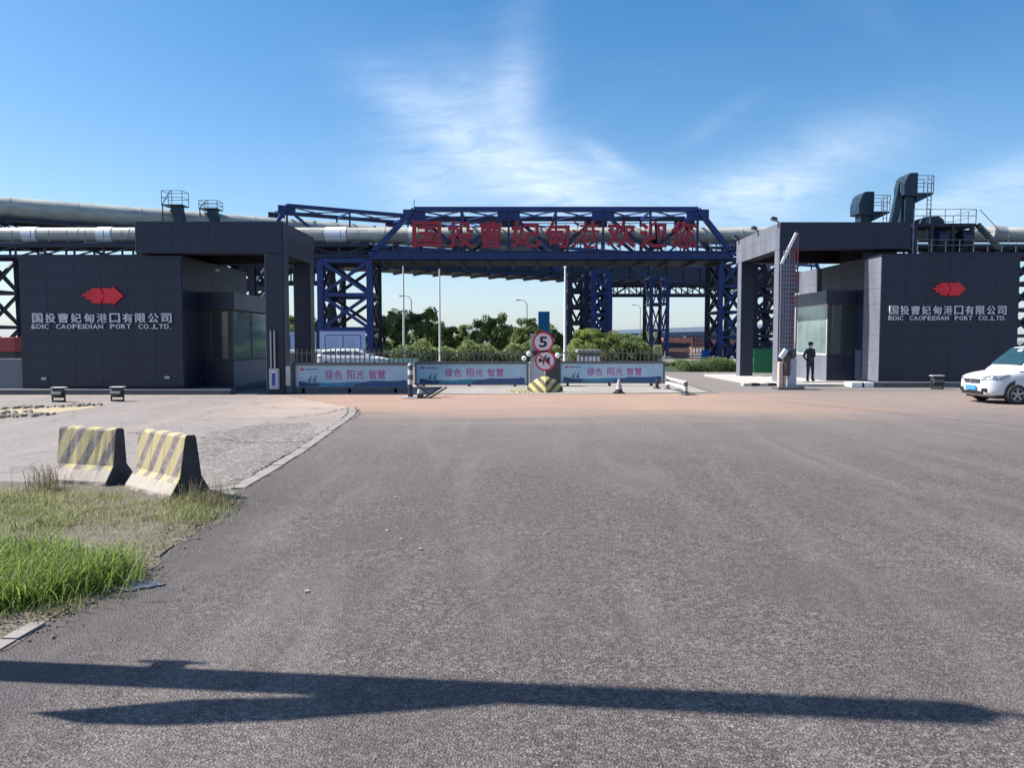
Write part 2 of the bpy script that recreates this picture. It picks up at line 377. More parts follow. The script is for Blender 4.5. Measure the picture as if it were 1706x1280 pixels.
zup(sheet('road', [(-3.6, -12), (-3.6, 2.0)]+[(p.x, p.y) for p in edge]+[(-7.6, 25.8), (-7.6, 26.6), (7.5, 27.2), (8.2, 60), (8.2, 140), (14.2, 140), (14.2, 60), (13.9, 38), (11.5, 30.5), (60, 30.0), (60, -12)], .004, ASPH))
zup(sheet('concrete_apron', [(-60, 8.6), (-5.0, 8.4)]+[(p.x, p.y) for p in edge[4:]]+[(-7.6, 25.8), (-7.6, 26.6), (-60, 26.6)], 0.0, CONCG))
zup(sheet('dirt_verge', rough([(-14, -2), (-3.6, -2), (-3.6, 2.0)]+[(p.x+.02, p.y) for p in edge[:4]]+[tuple(G(372, 842)[:2]), tuple(G(330, 812)[:2]), tuple(G(80, 805)[:2]), (-14, 11)], .16, .055), .008, SOIL))
zup(sheet('broken_pavement', rough([tuple(G(*p)[:2]) for p in [(330, 812), (402, 808), (470, 765), (530, 722), (515, 704), (440, 708), (340, 722), (335, 780)]], .25, .12, 4), .004, GRAV))
zup(sheet('gate_pavement', [(-7.4, 27.0), (1.2, 26.9), (7.2, 27.6), (7.6, 34), (-7.4, 34)], .012, PALE))
zup(sheet('inner_road', [(-60, 34.2), (7.9, 34.2), (7.9, 60), (-60, 60)], 0.0, LAND))
# drainage kerb strip along the road edge
def strip(name, pts, wd, z0, z1, m_):
    mb = MB(); n = len(pts); A = []; B = []
    for i, p in enumerate(pts):
        d = (pts[min(i+1, n-1)]-pts[max(i-1, 0)]).normalized(); s_ = Vector((-d.y, d.x, 0))
        A.append(p+s_*wd/2); B.append(p-s_*wd/2)
    for i in range(n-1):
        g = .012
        a0, a1, b0, b1 = A[i], A[i+1], B[i], B[i+1]
        a1 = a1.lerp(a0, g/max(.1, (a1-a0).length)); b1 = b1.lerp(b0, g/max(.1, (b1-b0).length))
        dz = random.uniform(-.006, .006)
        v = [(q.x, q.y, z0) for q in (b0, b1, a1, a0)]+[(q.x, q.y, z1+dz) for q in (b0, b1, a1, a0)]
        mb.add(v, [(0,3,2,1),(4,5,6,7),(0,1,5,4),(1,2,6,5),(2,3,7,6),(3,0,4,7)])
    return mb
def resample(pts, step):
    out = [pts[0]]; acc = 0
    for a, b in zip(pts, pts[1:]):
        L_ = (b-a).length; t = step-acc
        while t < L_: out.append(a.lerp(b, t/L_)); t += step
        acc = (acc+L_) % step
    return out
kroot = thing('kerb', 'curved line of flush pale kerb stones along the asphalt edge', None); kroot['kind'] = 'structure'
cpts = resample([G(*p) for p in [(396, 815), (455, 781), (515, 743), (550, 717), (577, 699), (589, 688), (586, 680), (574, 677)]], .9)
for i in range(len(cpts)-1):
    strip('s', [cpts[i], cpts[i+1]], .17, -.05, .018, KERBM).build('kerb_stone', KERBM, kroot)
k2 = resample([G(*p) for p in [(-160, 1176), (-20, 1090), (30, 1062), (72, 1038)]], .28)
for i in range(len(k2)-1):
    strip('s', [k2[i], k2[i+1]], .10, -.05, .022, KERBM).build('kerb_stone', KERBM, kroot)
# dark crack lines across the concrete
mb = MB()
for line in ([(1180, 668), (1330, 672), (1500, 690), (1706, 712)], [(400, 808), (452, 777), (512, 740), (545, 716), (571, 699), (582, 687), (578, 679)], [(405, 817), (460, 783), (520, 745), (556, 718), (584, 699), (596, 686), (592, 677)], [(402, 806), (448, 776), (490, 752)], [(215, 722), (330, 729), (420, 738), (520, 738)], [(440, 780), (470, 765), (505, 747)], [(325, 842), (360, 846), (402, 840)], [(480, 697), (540, 690), (575, 681), (600, 683)], [(590, 700), (600, 690), (596, 684)]):
    pts = resample([G(*p) for p in line], .12)
    pts = [p+Vector((random.uniform(-.05, .05), random.uniform(-.07, .07), 0)) for p in pts]
    for a, b in zip(pts, pts[1:]):
        d = (b-a).normalized(); s_ = Vector((-d.y, d.x, 0))*random.uniform(.006, .022)
        mb.add([(q.x, q.y, .0085) for q in (a-s_, b-s_, b+s_, a+s_)], [(0, 1, 2, 3)])
o = mb.build('crack', mat('dark_crack_line', (.05, .045, .04), .95)); o['kind'] = 'structure'; zup(o)
# wet blue-grey stain beside the grass, with its own noisy edge
def blotch(name, px, py, rx, ry, z, m_):
    c = G(px, py); n = 40; pts = []
    for k in range(n):
        t = 2*math.pi*k/n; r_ = 1+.22*math.sin(3*t+1)+.14*math.sin(7*t)+random.uniform(-.08, .08)
        pts.append((c.x+rx*r_*math.cos(t), c.y+ry*r_*math.sin(t)))
    return zup(sheet(name, pts, z, m_))
blotch('stain', 232, 978, .15, .12, .014, mat('blue_grey_wash_stain', (.075, .09, .125), .6, 0, .5, 14, coord='World'))

# a few pale scraps and stones on the asphalt
mb = MB()
for (px, py, s_) in ((700, 917, .022), (512, 988, .026), (645, 886, .02), (668, 900, .018), (660, 830, .02), (1072, 715, .03), (640, 832, .015)):
    p = G(px, py); mb.prism([(p.x+s_*math.cos(a)*random.uniform(.6, 1.2), p.y+s_*math.sin(a)*random.uniform(.6, 1.2)) for a in [i*1.05 for i in range(6)]], .005, .005+s_*.5, 'xy')
o = mb.build('litter', mat('pale_scrap', (.33, .31, .29), .8)); tag(o, 'small pale scraps scattered on the asphalt', None, kind='stuff')
# rubble along the far left edge
rock_m = mat('rubble', (.26, .23, .19), .95, 0, .3, 6, bump=.6)
mb = MB()
def rock(mb, c, s_):
    vs = []
    for z in (-.5, .5):
        for k in range(5):
            t = 2*math.pi*k/5+random.uniform(-.3, .3); r_ = s_*random.uniform(.6, 1.1)*(1 if z < 0 else .6)
            vs.append((c[0]+r_*math.cos(t), c[1]+r_*math.sin(t), c[2]+z*s_*.7))
    mb.add(vs, [(4,3,2,1,0), (5,6,7,8,9)]+[(i, (i+1) % 5, 5+(i+1) % 5, 5+i) for i in range(5)])
for (a, b, n) in (((0, 683), (170, 676), 90), ((0, 697), (90, 692), 70), ((20, 690), (60, 688), 20)):
    for k in range(n):
        t = random.random(); p = G(a[0]+(b[0]-a[0])*t-random.random()*30, a[1]+(b[1]-a[1])*t)
        rock(mb, (p.x, p.y+random.uniform(-.25, .25), .03), random.uniform(.03, .13))
o = mb.build('rubble', rock_m); tag(o, 'broken concrete rubble along the torn edge of the apron', None, kind='stuff')
zup(sheet('sand_patch', [tuple(G(*p)[:2]) for p in [(-60, 700), (0, 699), (60, 693), (120, 685), (170, 678), (100, 678), (-60, 682)]], .006, mat('yellowish_sand', (.36, .30, .19), .95, 0, .2, 5, coord='World', bump=.4)))

# ------------------------------------------------------------------ cladding
def clad(parent, org, ux, uy, wd, ht, nx, ny, m_, t=.025, gap=.0075, name='panel', skip=None):
    "rows of thin cassettes on a face: org is the lower corner, ux/uy the face axes"
    org = Vector(org); ux = Vector(ux).normalized(); uy = Vector(uy).normalized(); nrm = ux.cross(uy).normalized()
    pw = wd/nx; ph = ht/ny
    mb = MB(); mb.box((gap/2, gap/2, 0), (pw-gap/2, ph-gap/2, t)); me = mb.mesh(name, m_)
    rot = Matrix((ux, uy, nrm)).transposed().to_euler()
    for i in range(nx):
        for j in range(ny):
            if skip and skip(i, j): continue
            o = put(name, me, parent, org+ux*pw*i+uy*ph*j+nrm*random.uniform(.001, .004))
            o.rotation_euler = (rot.x+random.uniform(-.0015, .0015), rot.y+random.uniform(-.0015, .0015), rot.z)

def glyphs(text, size, m_, depth=.04, bold=0.0, fit=None):
    cu = bpy.data.curves.new('glyph', 'FONT'); cu.body = text; cu.size = size; cu.extrude = depth/2; cu.offset = 0 if text == '港' else bold; cu.resolution_u = 2
    o = bpy.data.objects.new('glyph', cu); COL.objects.link(o)
    dg = bpy.context.evaluated_depsgraph_get(); me = bpy.data.meshes.new_from_object(o.evaluated_get(dg))
    bpy.data.objects.remove(o); bpy.data.curves.remove(cu)
    me.materials.clear(); me.materials.append(m_)
    xs = [v.co.x for v in me.vertices]; ys = [v.co.y for v in me.vertices]
    x0, x1, y0, y1 = min(xs), max(xs), min(ys), max(ys)
    sx_ = sy_ = 1
    if fit: sx_ = fit[0]/(x1-x0); sy_ = fit[1]/(y1-y0)
    for v in me.vertices: v.co = ((v.co.x-(x0+x1)/2)*sx_, -v.co.z, (v.co.y-(y0+y1)/2)*sy_)
    return me

def logo_mesh(wd, ht, d=.05):
    mb = MB(); a = wd/2; b = ht/2
    mb.prism([(-.02*wd, -.8*b), (.24*wd, -.8*b), (.24*wd, -b), (a, 0), (.24*wd, b), (.24*wd, .8*b), (-.02*wd, .8*b), (.06*wd, 0)], -d, 0)
    mb.prism([(-.22*wd, -.78*b), (-.1*wd, -.78*b), (-.08*wd, -.95*b), (.045*wd, 0), (-.08*wd, .95*b), (-.1*wd, .78*b), (-.22*wd, .78*b), (-.14*wd, 0)], -d*.8, 0)
    for z_, l_ in ((-.60, .30), (-.26, .42), (.06, .5), (.40, .40), (.66, .28)):
        mb.prism([(-l_*wd, (z_-.10)*b), (-.215*wd+.07*wd*(1-abs(z_)), (z_-.15)*b), (-.215*wd+.07*wd*(1-abs(z_)), (z_+.16)*b), (-(l_-.03)*wd, (z_+.15)*b)], -d*.6, 0)
    return mb.mesh('emblem', LOGORED)

def wall_sign(t, Y, px0, px1, cy, chh, ey, eh, lx0, lx1, ly, lh):
    txt = '国投曹妃甸港口有限公司'; n = len(txt)
    for i, ch in enumerate(txt):
        cx = px0+(px1-px0)*(i+.5)/n; wpx = (px1-px0)/n*.80
        fit = (wpx*Y/F, chh*Y/F)
        put('letter', glyphs(ch, 1, WHITEL, .05, .012, fit), t, at(cx, cy, Y-.09)-t.location)
    en = 'SDIC  CAOFEIDIAN  PORT  CO.,LTD.'; adv = [{' ': .62, 'I': .42, '.': .42, ',': .38, 'O': 1.1, 'A': 1.05}.get(c, 1.0) for c in en]; sc_ = (px1-px0)*.99/sum(adv); cur = px0
    for ch, a in zip(en, adv):
        if ch != ' ':
            small = ch in '.,'; c = at(cur+a*sc_/2, ey, Y-.09)-t.location
            h_ = eh*Y/F
            if small: c.z -= h_*(.42 if ch == '.' else .46)
            put('letter', glyphs(ch, 1, WHITEL, .04, .012, (sc_*Y/F*(.22 if small else .2 if ch == 'I' else .84 if a <= 1 else .92), h_*(.18 if ch == '.' else .3 if small else 1))), t, c)
        cur += a*sc_
    put('emblem', logo_mesh((lx1-lx0)*Y/F, lh*Y/F), t, at((lx0+lx1)/2, ly, Y-.055)-t.location)

# ------------------------------------------------------------------ gatehouses
def body(t, a, b, m_=JOINT, name='wall'):
    a = rel(a, t); b = rel(b, t); MB().box(a, b).build(name, m_, t)

# left gatehouse block
YL = 27.4; xl0, xl1 = X(38, YL), X(306, YL); zt = Z(430, YL)
lg = thing('gatehouse', 'dark panelled sign wall building beside the steel bollards and the left booth, with red emblem and white lettering', 'gatehouse', (xl0, YL, 0))
lg['label'] = 'dark gatehouse wall with emblem and lettering above the two small ground floodlights'
body(lg, (xl0, YL, 0), (xl1, 34, zt))
clad(lg, (0, 0, .22), (1, 0, 0), (0, 0, 1), xl1-xl0, zt-.22, 6, 8, PANEL)
clad(lg, (xl1-xl0, 0, .22), (0, 1, 0), (0, 0, 1), 6.6, zt-.22, 5, 8, PANEL)
clad(lg, (0, 6.6, .22), (0, -1, 0), (0, 0, 1), 6.6, zt-.22, 5, 8, PANEL)
MB().box((-.05, -.05, zt), (xl1-xl0+.05, 6.65, zt+.08)).build('coping', PANEL, lg)
wall_sign(lg, YL, 52, 288, 530, 15.5, 544, 7.6, 137, 207, 493, 31)
for px_, py_ in ((74, 631), (279, 629)):
    p = rel(at(px_, py_, YL-.06), lg); MB().box((p.x-.09, p.y-.04, p.z-.05), (p.x+.09, p.y, p.z+.05)).build('socket_box', GREYC, lg)
# plinth step
pl = MB().box((xl0-2.4, 26.75, 0), (xl1+1.9, 27.36, .17)).build('plinth_kerb', CONCDK, bev=.015); pl['kind'] = 'structure'
for k in range(9):
    x_ = xl0-2.3+k*1.2; 
# left grey low wall and red truck box at the far left edge
wl = MB().box((X(-60, 29), 29, 0), (X(37, 29)-.02, 29.25, Z(598, 29))).build('boundary_wall', mat('grey_render', (.20, .205, .23), .8, 0, .1, 3, bump=.2), bev=.01)
tag(wl, 'low grey rendered wall at the far left, under a red box', 'wall')

def canopy(label, name, x0, x1, yf, yb, ztop, bd, colw, legs, m_=PANEL):
    t = thing(name, label, 'gate canopy', (x0, yf, 0)); W = x1-x0; D = yb-yf
    # beams round the roof
    MB().box((0, 0, ztop-bd), (W, colw, ztop)).box((0, D-colw, ztop-bd), (W, D, ztop)).box((0, colw, ztop-bd), (colw, D-colw, ztop)).box((W-colw, colw, ztop-bd), (W, D-colw, ztop)).build('roof_beam', JOINT, t)
    MB().box((colw, colw, ztop-.35), (W-colw, D-colw, ztop-.1)).build('roof', SOFFIT, t)
    n = int(D/.42)
    me = MB().box((0, 0, 0), (W-2*colw-.04, .10, .12)).mesh('soffit_slat', SOFFIT)
    for k in range(n): put('soffit_slat', me, t, (colw+.02, colw+.1+k*(D-2*colw-.2)/n, ztop-.50))
    clad(t, (0, 0, ztop-bd), (1, 0, 0), (0, 0, 1), W, bd, max(2, round(W/1.25)), 2, m_)
    clad(t, (0, D, ztop-bd), (0, -1, 0), (0, 0, 1), D, bd, max(2, round(D/1.25)), 2, PANEL_LIT)
    clad(t, (W, 0, ztop-bd), (0, 1, 0), (0, 0, 1), D, bd, max(2, round(D/1.25)), 2, m_)
    for cx, cy in legs:
        c = MB().box((cx, cy, 0), (cx+colw, cy+colw, ztop-bd-.005)).build('column', JOINT, t)
        h = ztop-bd; ny = 6
        for (o_, ux, wd, mm_) in (((cx, cy, .0), (1, 0, 0), colw, m_), ((cx, cy+colw, 0), (0, -1, 0), colw, PANEL_LIT), ((cx+colw, cy, 0), (0, 1, 0), colw, m_)):
            clad(c, o_, ux, (0, 0, 1), wd, h-.01, 1, ny, mm_)
    return t
xa0, xa1 = X(226, YL-.25, 390), X(470, YL-.25, 390); zl = Z(369, YL-.25)
cl_ = canopy('dark flat canopy with two slim columns over the gate lane beside the left glass booth', 'gate_canopy', xa0, xa1, YL-.25, 31.4, zl, 1.12, .62,
       [(xa1-xa0-.62, 0), (xa1-xa0-.62, 3.55)])
YR = 32.9; xr0 = X(1300, YR, 400); xr1 = X(1516, YR, 400); zr = Z(370, YR)
cr_ = canopy('dark canopy with sunlit grey edge panels above the guard in black', 'gate_canopy', xr0, xr1, YR, 39.2, zr, 1.15, .6,
       [(0, 0), (0, 5.4)])
# lamps on the sunlit edge
for (px_, py_, Y_) in ((1226, 397, 38.8), (1262, 384, 35.8), (1297, 374, 33.1)):
    t = thing('canopy_floodlight', {1226: 'small floodlight on the far end of the sunlit canopy edge', 1262: 'middle small floodlight on the sunlit canopy edge', 1297: 'small floodlight on the near corner of the sunlit canopy'}[px_], 'floodlight', (xr0-.18, Y_, zr+.02), group='floodlights along the canopy edge')
    MB().beam((.18, 0, 0), (0, 0, .1), .05).build('bracket', DKMETAL, t)
    MB().box((-.2, -.12, .06), (.03, .12, .2)).build('lamp_head', DKMETAL, t, bev=.015).rotation_euler = (0, R(18), 0)
    MB().box((-.17, -.10, .045), (.0, .10, .059)).build('lens', GLASSL, t).rotation_euler = (0, R(18), 0)
lt = MB().lathe([(.07, 0), (.09, .04), (.05, .09)], (0, 0, 0)).build('ceiling_lamp', WHITEP, loc=(X(365, 30), 30, Z(452, 30)))
tag(lt, 'small white lamp under the left canopy soffit', 'lamp')

# right block
YB = 31.6; xb0, xb1 = X(1465, YB), X(1693, YB); zb = Z(427, YB)
rg = thing('gatehouse', 'dark gatehouse wall with emblem and lettering behind the white van', 'gatehouse', (xb0, YB, 0))
body(rg, (xb0, YB, 0), (xb1, YB+6, zb))
clad(rg, (0, 0, .2), (1, 0, 0), (0, 0, 1), xb1-xb0, zb-.2, 6, 9, PANEL)
clad(rg, (0, 1.5, .2), (0, -1, 0), (0, 0, 1), 1.5, zb-.2, 1, 8, PANEL_LIT)
clad(rg, (0, 6.0, .2), (0, -1, 0), (0, 0, 1), 4.5, zb-.2, 4, 8, PANEL)
MB().box((.3, 2.2, zb+.08), (xr1-xb0-.1, 2.5, zr-1.15)).build('parapet', PANEL, rg)
MB().box((-.04, -.05, zb), (xb1-xb0+.05, 6.0, zb+.08)).build('coping', PANEL, rg)
# return wall with leaning edge in front of the side face
wall_sign(rg, YB, 1480, 1678, 517, 14.5, 530, 7.0, 1553, 1608, 482, 26)
pr = thing('plinth_kerb', 'raised kerb round the right gatehouse, white painted blocks at its corner', None); pr['kind'] = 'structure'
y_ = YB-.75
MB().box((X(1478, y_), y_, 0), (xb1+1.5, YB-.03, .2)).build('kerb_stone', CONCDK, pr, bev=.012)
for a, b, mm_ in ((1420, 1438, WHITEP), (1438.5, 1441, BLACKP), (1441.5, 1457, WHITEP), (1457.5, 1477.5, CONCDK)):
    MB().box((X(a, y_), y_, 0), (X(b, y_), YB-.03, .2)).build('kerb_stone', mm_, pr, bev=.012)
MB().box((X(1318, 31.4), 31.5, 0), (xb0-.02, 39, .1)).build('kerb_stone', CONC, pr, bev=.012)

# ------------------------------------------------------------------ booths
def booth(label, x0, x1, y0, y1, zr0, zr1, side, zs, glassf, glasss):
    "side=+1: the face turned to the lane is the right one, -1: the left one"
    t = thing('guard_booth', label, 'guard booth', (x0, y0, 0)); W = x1-x0; D = y1-y0
    MB().box((0, 0, 0), (W, D, zs)).build('wall', JOINT, t)
    clad(t, (0, 0, .02), (1, 0, 0), (0, 0, 1), W, zs-.04, max(2, round(W/.9)), 2, PANEL if side > 0 else PANEL)
    if side > 0: clad(t, (W, 0, .02), (0, 1, 0), (0, 0, 1), D, zs-.04, 3, 2, PANEL_LIT)
    else: clad(t, (0, D, .02), (0, -1, 0), (0, 0, 1), D, zs-.04, 3, 2, PANEL_LIT)
    # roof band
    MB().box((-.12, -.12, zr0), (W+.12, D+.1, zr1)).build('roof', JOINT, t)
    clad(t, (-.12, -.12, zr0), (1, 0, 0), (0, 0, 1), W+.24, zr1-zr0, max(2, round(W/1.1)), 1, PANEL)
    if side > 0: clad(t, (W+.12, -.12, zr0), (0, 1, 0), (0, 0, 1), D+.2, zr1-zr0, 3, 1, PANEL_LIT)
    else: clad(t, (-.12, D+.1, zr0), (0, -1, 0), (0, 0, 1), D+.2, zr1-zr0, 3, 1, PANEL_LIT)
    # inner back wall and things inside
    MB().box((.1, D-.2, zs), (W-.1, D-.1, zr0)).build('back_wall', mat('booth_interior', (.22, .23, .22), .7), t)
    MB().box((.2, .25, zs-.1), (W-.2, .8, zs+.02)).build('desk', mat('desk_wood', (.3, .17, .1), .5), t)
    # posts at corners
    for (cx, cy) in ((0, 0), (W-.12, 0), (0, D-.12), (W-.12, D-.12)):
        MB().box((cx, cy, zs), (cx+.12, cy+.12, zr0)).build('post', DKMETAL, t)
    n = glassf
    for k in range(n):
        a = .12+(W-.24)*k/n; b = .12+(W-.24)*(k+1)/n
        f = MB().box((a, .0, zs), (b, .06, zs+.07)).box((a, 0, zr0-.07), (b, .06, zr0)).box((a, 0, zs+.07), (a+.05, .06, zr0-.07)).box((b-.05, 0, zs+.07), (b, .06, zr0-.07)).build('window', DKMETAL, t)
        MB().box((a+.05, .025, zs+.07), (b-.05, .035, zr0-.07)).build('pane', GLASS, f)
    xs = W if side > 0 else 0; ds = -.06 if side > 0 else .06
    for k in range(glasss):
        a = .12+(D-.24)*k/glasss; b = .12+(D-.24)*(k+1)/glasss; lo, hi = min(xs, xs+ds), max(xs, xs+ds)
        fm = DKMETAL if side > 0 else WHITEP
        f = MB().box((lo, a, zs), (hi, b, zs+.06)).box((lo, a, zr0-.06), (hi, b, zr0)).box((lo, a, zs+.06), (hi, a+.04, zr0-.06)).box((lo, b-.04, zs+.06), (hi, b, zr0-.06)).build('window', fm, t)
        MB().box((lo+.022, a+.04, zs+.06), (hi-.022, b-.04, zr0-.06)).build('pane', GLASSL, f)
    return t
YBL = 29.2
bl = booth('dark glass guard booth tucked under the left canopy', X(318, YBL), X(388, YBL), YBL, 33.6, Z(516, YBL), Z(487, YBL), 1, Z(601, YBL), 2, 2)
MB().box((X(318, YBL)-.3, YBL-1.2, 0), (X(388, YBL)+.3, 35, .14)).build('booth_plinth', CONCDK, bev=.02)['kind'] = 'structure'
YBR = 33.9
br = booth('sunlit guard booth with white framed pane behind the guard in black', X(1378, YBR), X(1440, YBR), YBR, 37.7, Z(506, YBR), Z(484, YBR), -1, Z(592, YBR)+.0, 1, 1)
W_ = X(1440, YBR)-X(1378, YBR)
MB().box((.2, .12, Z(589, YBR)), (W_-.35, .17, Z(577, YBR))).build('notice_strip', mat('dull_red', (.5, .04, .03), .5), br)
MB().box((.16, .17, Z(589, YBR)), (.36, .2, Z(548, YBR))).build('curtain', mat('red_cloth', (.55, .05, .04), .8), br)
# stair-stepped upper storey behind the booth
us = thing('upper_block', 'grey upper block rising behind the booth roof under the right canopy', 'building', (X(1360, 39.0), 39.0, 0))
w2 = X(1470, 39.0)-X(1360, 39.0); MB().box((0, 0, 0), (w2, 2.5, Z(447, 39.0))).build('wall', JOINT, us)
clad(us, (0, 0, .1), (1, 0, 0), (0, 0, 1), w2, Z(447, 39.0)-.1, 3, 7, PANEL_LIT); clad(us, (0, 2.5, .1), (0, -1, 0), (0, 0, 1), 2.5, Z(447, 39.0)-.1, 2, 7, PANEL_LIT)
ul = thing('upper_block', 'grey upper wall above the left booth roof', 'building', (X(312, 34.4), 34.4, 0))
w2 = X(374, 34.4)-X(312, 34.4); MB().box((0, 0, 0), (w2, 1.5, Z(466, 34.4))).build('wall', JOINT, ul)
clad(ul, (0, 0, .1), (1, 0, 0), (0, 0, 1), w2, Z(466, 34.4)-.1, 2, 6, PANEL_LIT)

# ------------------------------------------------------------------ trusses
def member(t, a, b, wd, ht, name, m_=BLUE, h=False):
    mb = MB(); a = rel(a, t); b = rel(b, t)
    (mb.hbeam if h else mb.beam)(a, b, wd, ht); return mb.build(name, m_, t)
def truss_pair(t, A, B, zb_, zt_, inset0, inset1, depth, n, off, m_=BLUE, gus=True, ch=.42):
    "A,B ends on the near line (xy); two trusses 'off' apart"
    A = Vector((*A, 0)); B = Vector((*B, 0)); d = (B-A).normalized(); L_ = (B-A).length; nrm = Vector((-d.y, d.x, 0))*off
    up = Vector((0, 0, 1))
    for k, o_ in enumerate((Vector(), nrm)):
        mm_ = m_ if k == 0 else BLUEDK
        P = lambda s_, z: A+o_+d*s_+up*z
        member(t, P(0, zb_), P(L_, zb_), ch, .62, 'bottom_chord', mm_, True)
        member(t, P(inset0, zt_), P(L_-inset1, zt_), ch, .36, 'top_chord', mm_)
        member(t, P(0, zb_), P(inset0, zt_), ch, .36, 'end_post', mm_); member(t, P(L_, zb_), P(L_-inset1, zt_), ch, .36, 'end_post', mm_)
        xs = [inset0+(L_-inset0-inset1)*i/n for i in range(n+1)]
        for i, s_ in enumerate(xs):
            member(t, P(s_, zb_+.3), P(s_, zt_-.18), .16, .18, 'post', mm_)
            if gus and i % 2 == 0:
                c = rel(P(s_, zt_-.42), t); g = MB(); 
                g.beam(c-d*.85, c+d*.85, .05, .85); g.build('gusset_plate', mm_, t)
        for i in range(n):
            a, b = (xs[i], xs[i+1])
            if i % 2 == 0: member(t, P(a, zt_-.3), P(b, zb_+.3), .2, .24, 'brace', mm_)
            else: member(t, P(a, zb_+.3), P(b, zt_-.3), .2, .24, 'brace', mm_)
    # top lateral X bracing and portal struts, mid chord
    xs = [inset0+(L_-inset0-inset1)*i/n for i in range(n+1)]
    for i, s_ in enumerate(xs): member(t, A+d*s_+up*(zt_-.1), A+nrm+d*s_+up*(zt_-.1), .14, .2, 'strut', m_)
    for i in range(n):
        member(t, A+d*xs[i]+up*(zt_-.05), A+nrm+d*xs[i+1]+up*(zt_-.05), .1, .1, 'lateral_brace', m_)
        member(t, A+nrm+d*xs[i]+up*(zt_-.12), A+d*xs[i+1]+up*(zt_-.12), .1, .1, 'lateral_brace', m_)

YA = 58.0
ax0, ax1 = X(617, YA, 425), X(1222, YA, 425)
tzt, tzb = Z(349, YA), Z(425, YA)
ta = thing('truss_bridge', 'blue steel truss bridge over the gate carrying the red characters', 'bridge', (ax0, YA, tzb))
i0 = X(690, YA)-X(617, YA)
truss_pair(ta, (ax0, YA), (ax1, YA), tzb, tzt, i0*1.0, (1222-1162)*YA/F, 0, 6, 4.4)
# inner far side mid chord visible through the truss
member(ta, (ax0+3, YA+4.4, Z(371, YA)), (ax1-2, YA+4.4, Z(371, YA)), .2, .42, 'mid_chord', BLUE)
MB().box(rel((ax0, YA+.25, tzb-.42), ta), rel((ax1, YA+4.15, tzb-.3), ta)).build('deck', BLUEDK, ta)
for k in range(14):
    x_ = ax0+(ax1-ax0)*(k+.5)/14
    member(ta, (x_, YA, tzb-.5), (x_, YA+4.4, tzb-.5), .22, .3, 'floor_beam', BLUEDK)
# walkway rail on the bridge
for zz in (.55, .95): member(ta, (ax0, YA+.35, tzb+.3+zz), (ax1, YA+.35, tzb+.3+zz), .04, .04, 'hand_rail', RAILM)
me = MB().box((-.025, -.025, 0), (.025, .025, 1.0)).mesh('rail_post', RAILM)
for k in range(24): put('rail_post', me, ta, (.5+(ax1-ax0-1)*k/23, .35, .3))
member(ta, (ax0+i0, YA, tzt), (ax0+i0, YA, tzt+.75), .06, .06, 'lightning_rod', STEEL)

# second, oblique truss bridge behind
bA = Vector((-22.8-1.9, 75-1.1)); slope = Vector((1, .56)).normalized()
bz0, bz1 = 9.9, 15.2
tb = thing('truss_bridge', 'second blue truss bridge running away behind the one with the characters', 'bridge', (bA.x, bA.y, bz0))
bL = 82
bB = bA+slope*bL
truss_pair(tb, tuple(bA), tuple(bB), bz0, bz1, 2.9, 3, 0, 12, 4.6)
d3 = Vector((slope.x, slope.y, 0)); n3_ = Vector((-slope.y, slope.x, 0)); A3 = Vector((bA.x, bA.y, 0))
for zz, o_ in ((bz1-2.2, 0), (bz1-3.4, 0)): member(tb, A3+d3*1.5+Vector((0, 0, zz)), A3+d3*(bL-2)+Vector((0, 0, zz)), .18, .38, 'mid_chord', BLUE)
mb = MB(); c0 = rel(A3+n3_*2.3+Vector((0, 0, bz0-.35)), tb); mb.beam(c0, c0+d3*bL, 4.3, .12); mb.build('deck', BLUEDK, tb)
for o_ in (Vector((0, 0, 0)), n3_*4.6):
    c0 = rel(A3+o_+Vector((0, 0, (9.5+11.7)/2)), tb)-n3_*.0; MB().beam(c0, c0+d3*bL, .16, 2.2).build('plate_girder', BLUEDK, tb)
    for k in range(28):
        c1 = A3+o_-n3_*.14+d3*(bL*(k+.5)/28); member(tb, c1+Vector((0, 0, 9.5)), c1+Vector((0, 0, 11.7)), .12, .1, 'stiffener', BLUEDK)
for k in range(34):
    c0 = A3+d3*(bL*(k+.5)/34); member(tb, c0+Vector((0, 0, bz0-.45)), c0+n3_*4.6+Vector((0, 0, bz0-.45)), .25, .35, 'floor_beam', BLUEDK)
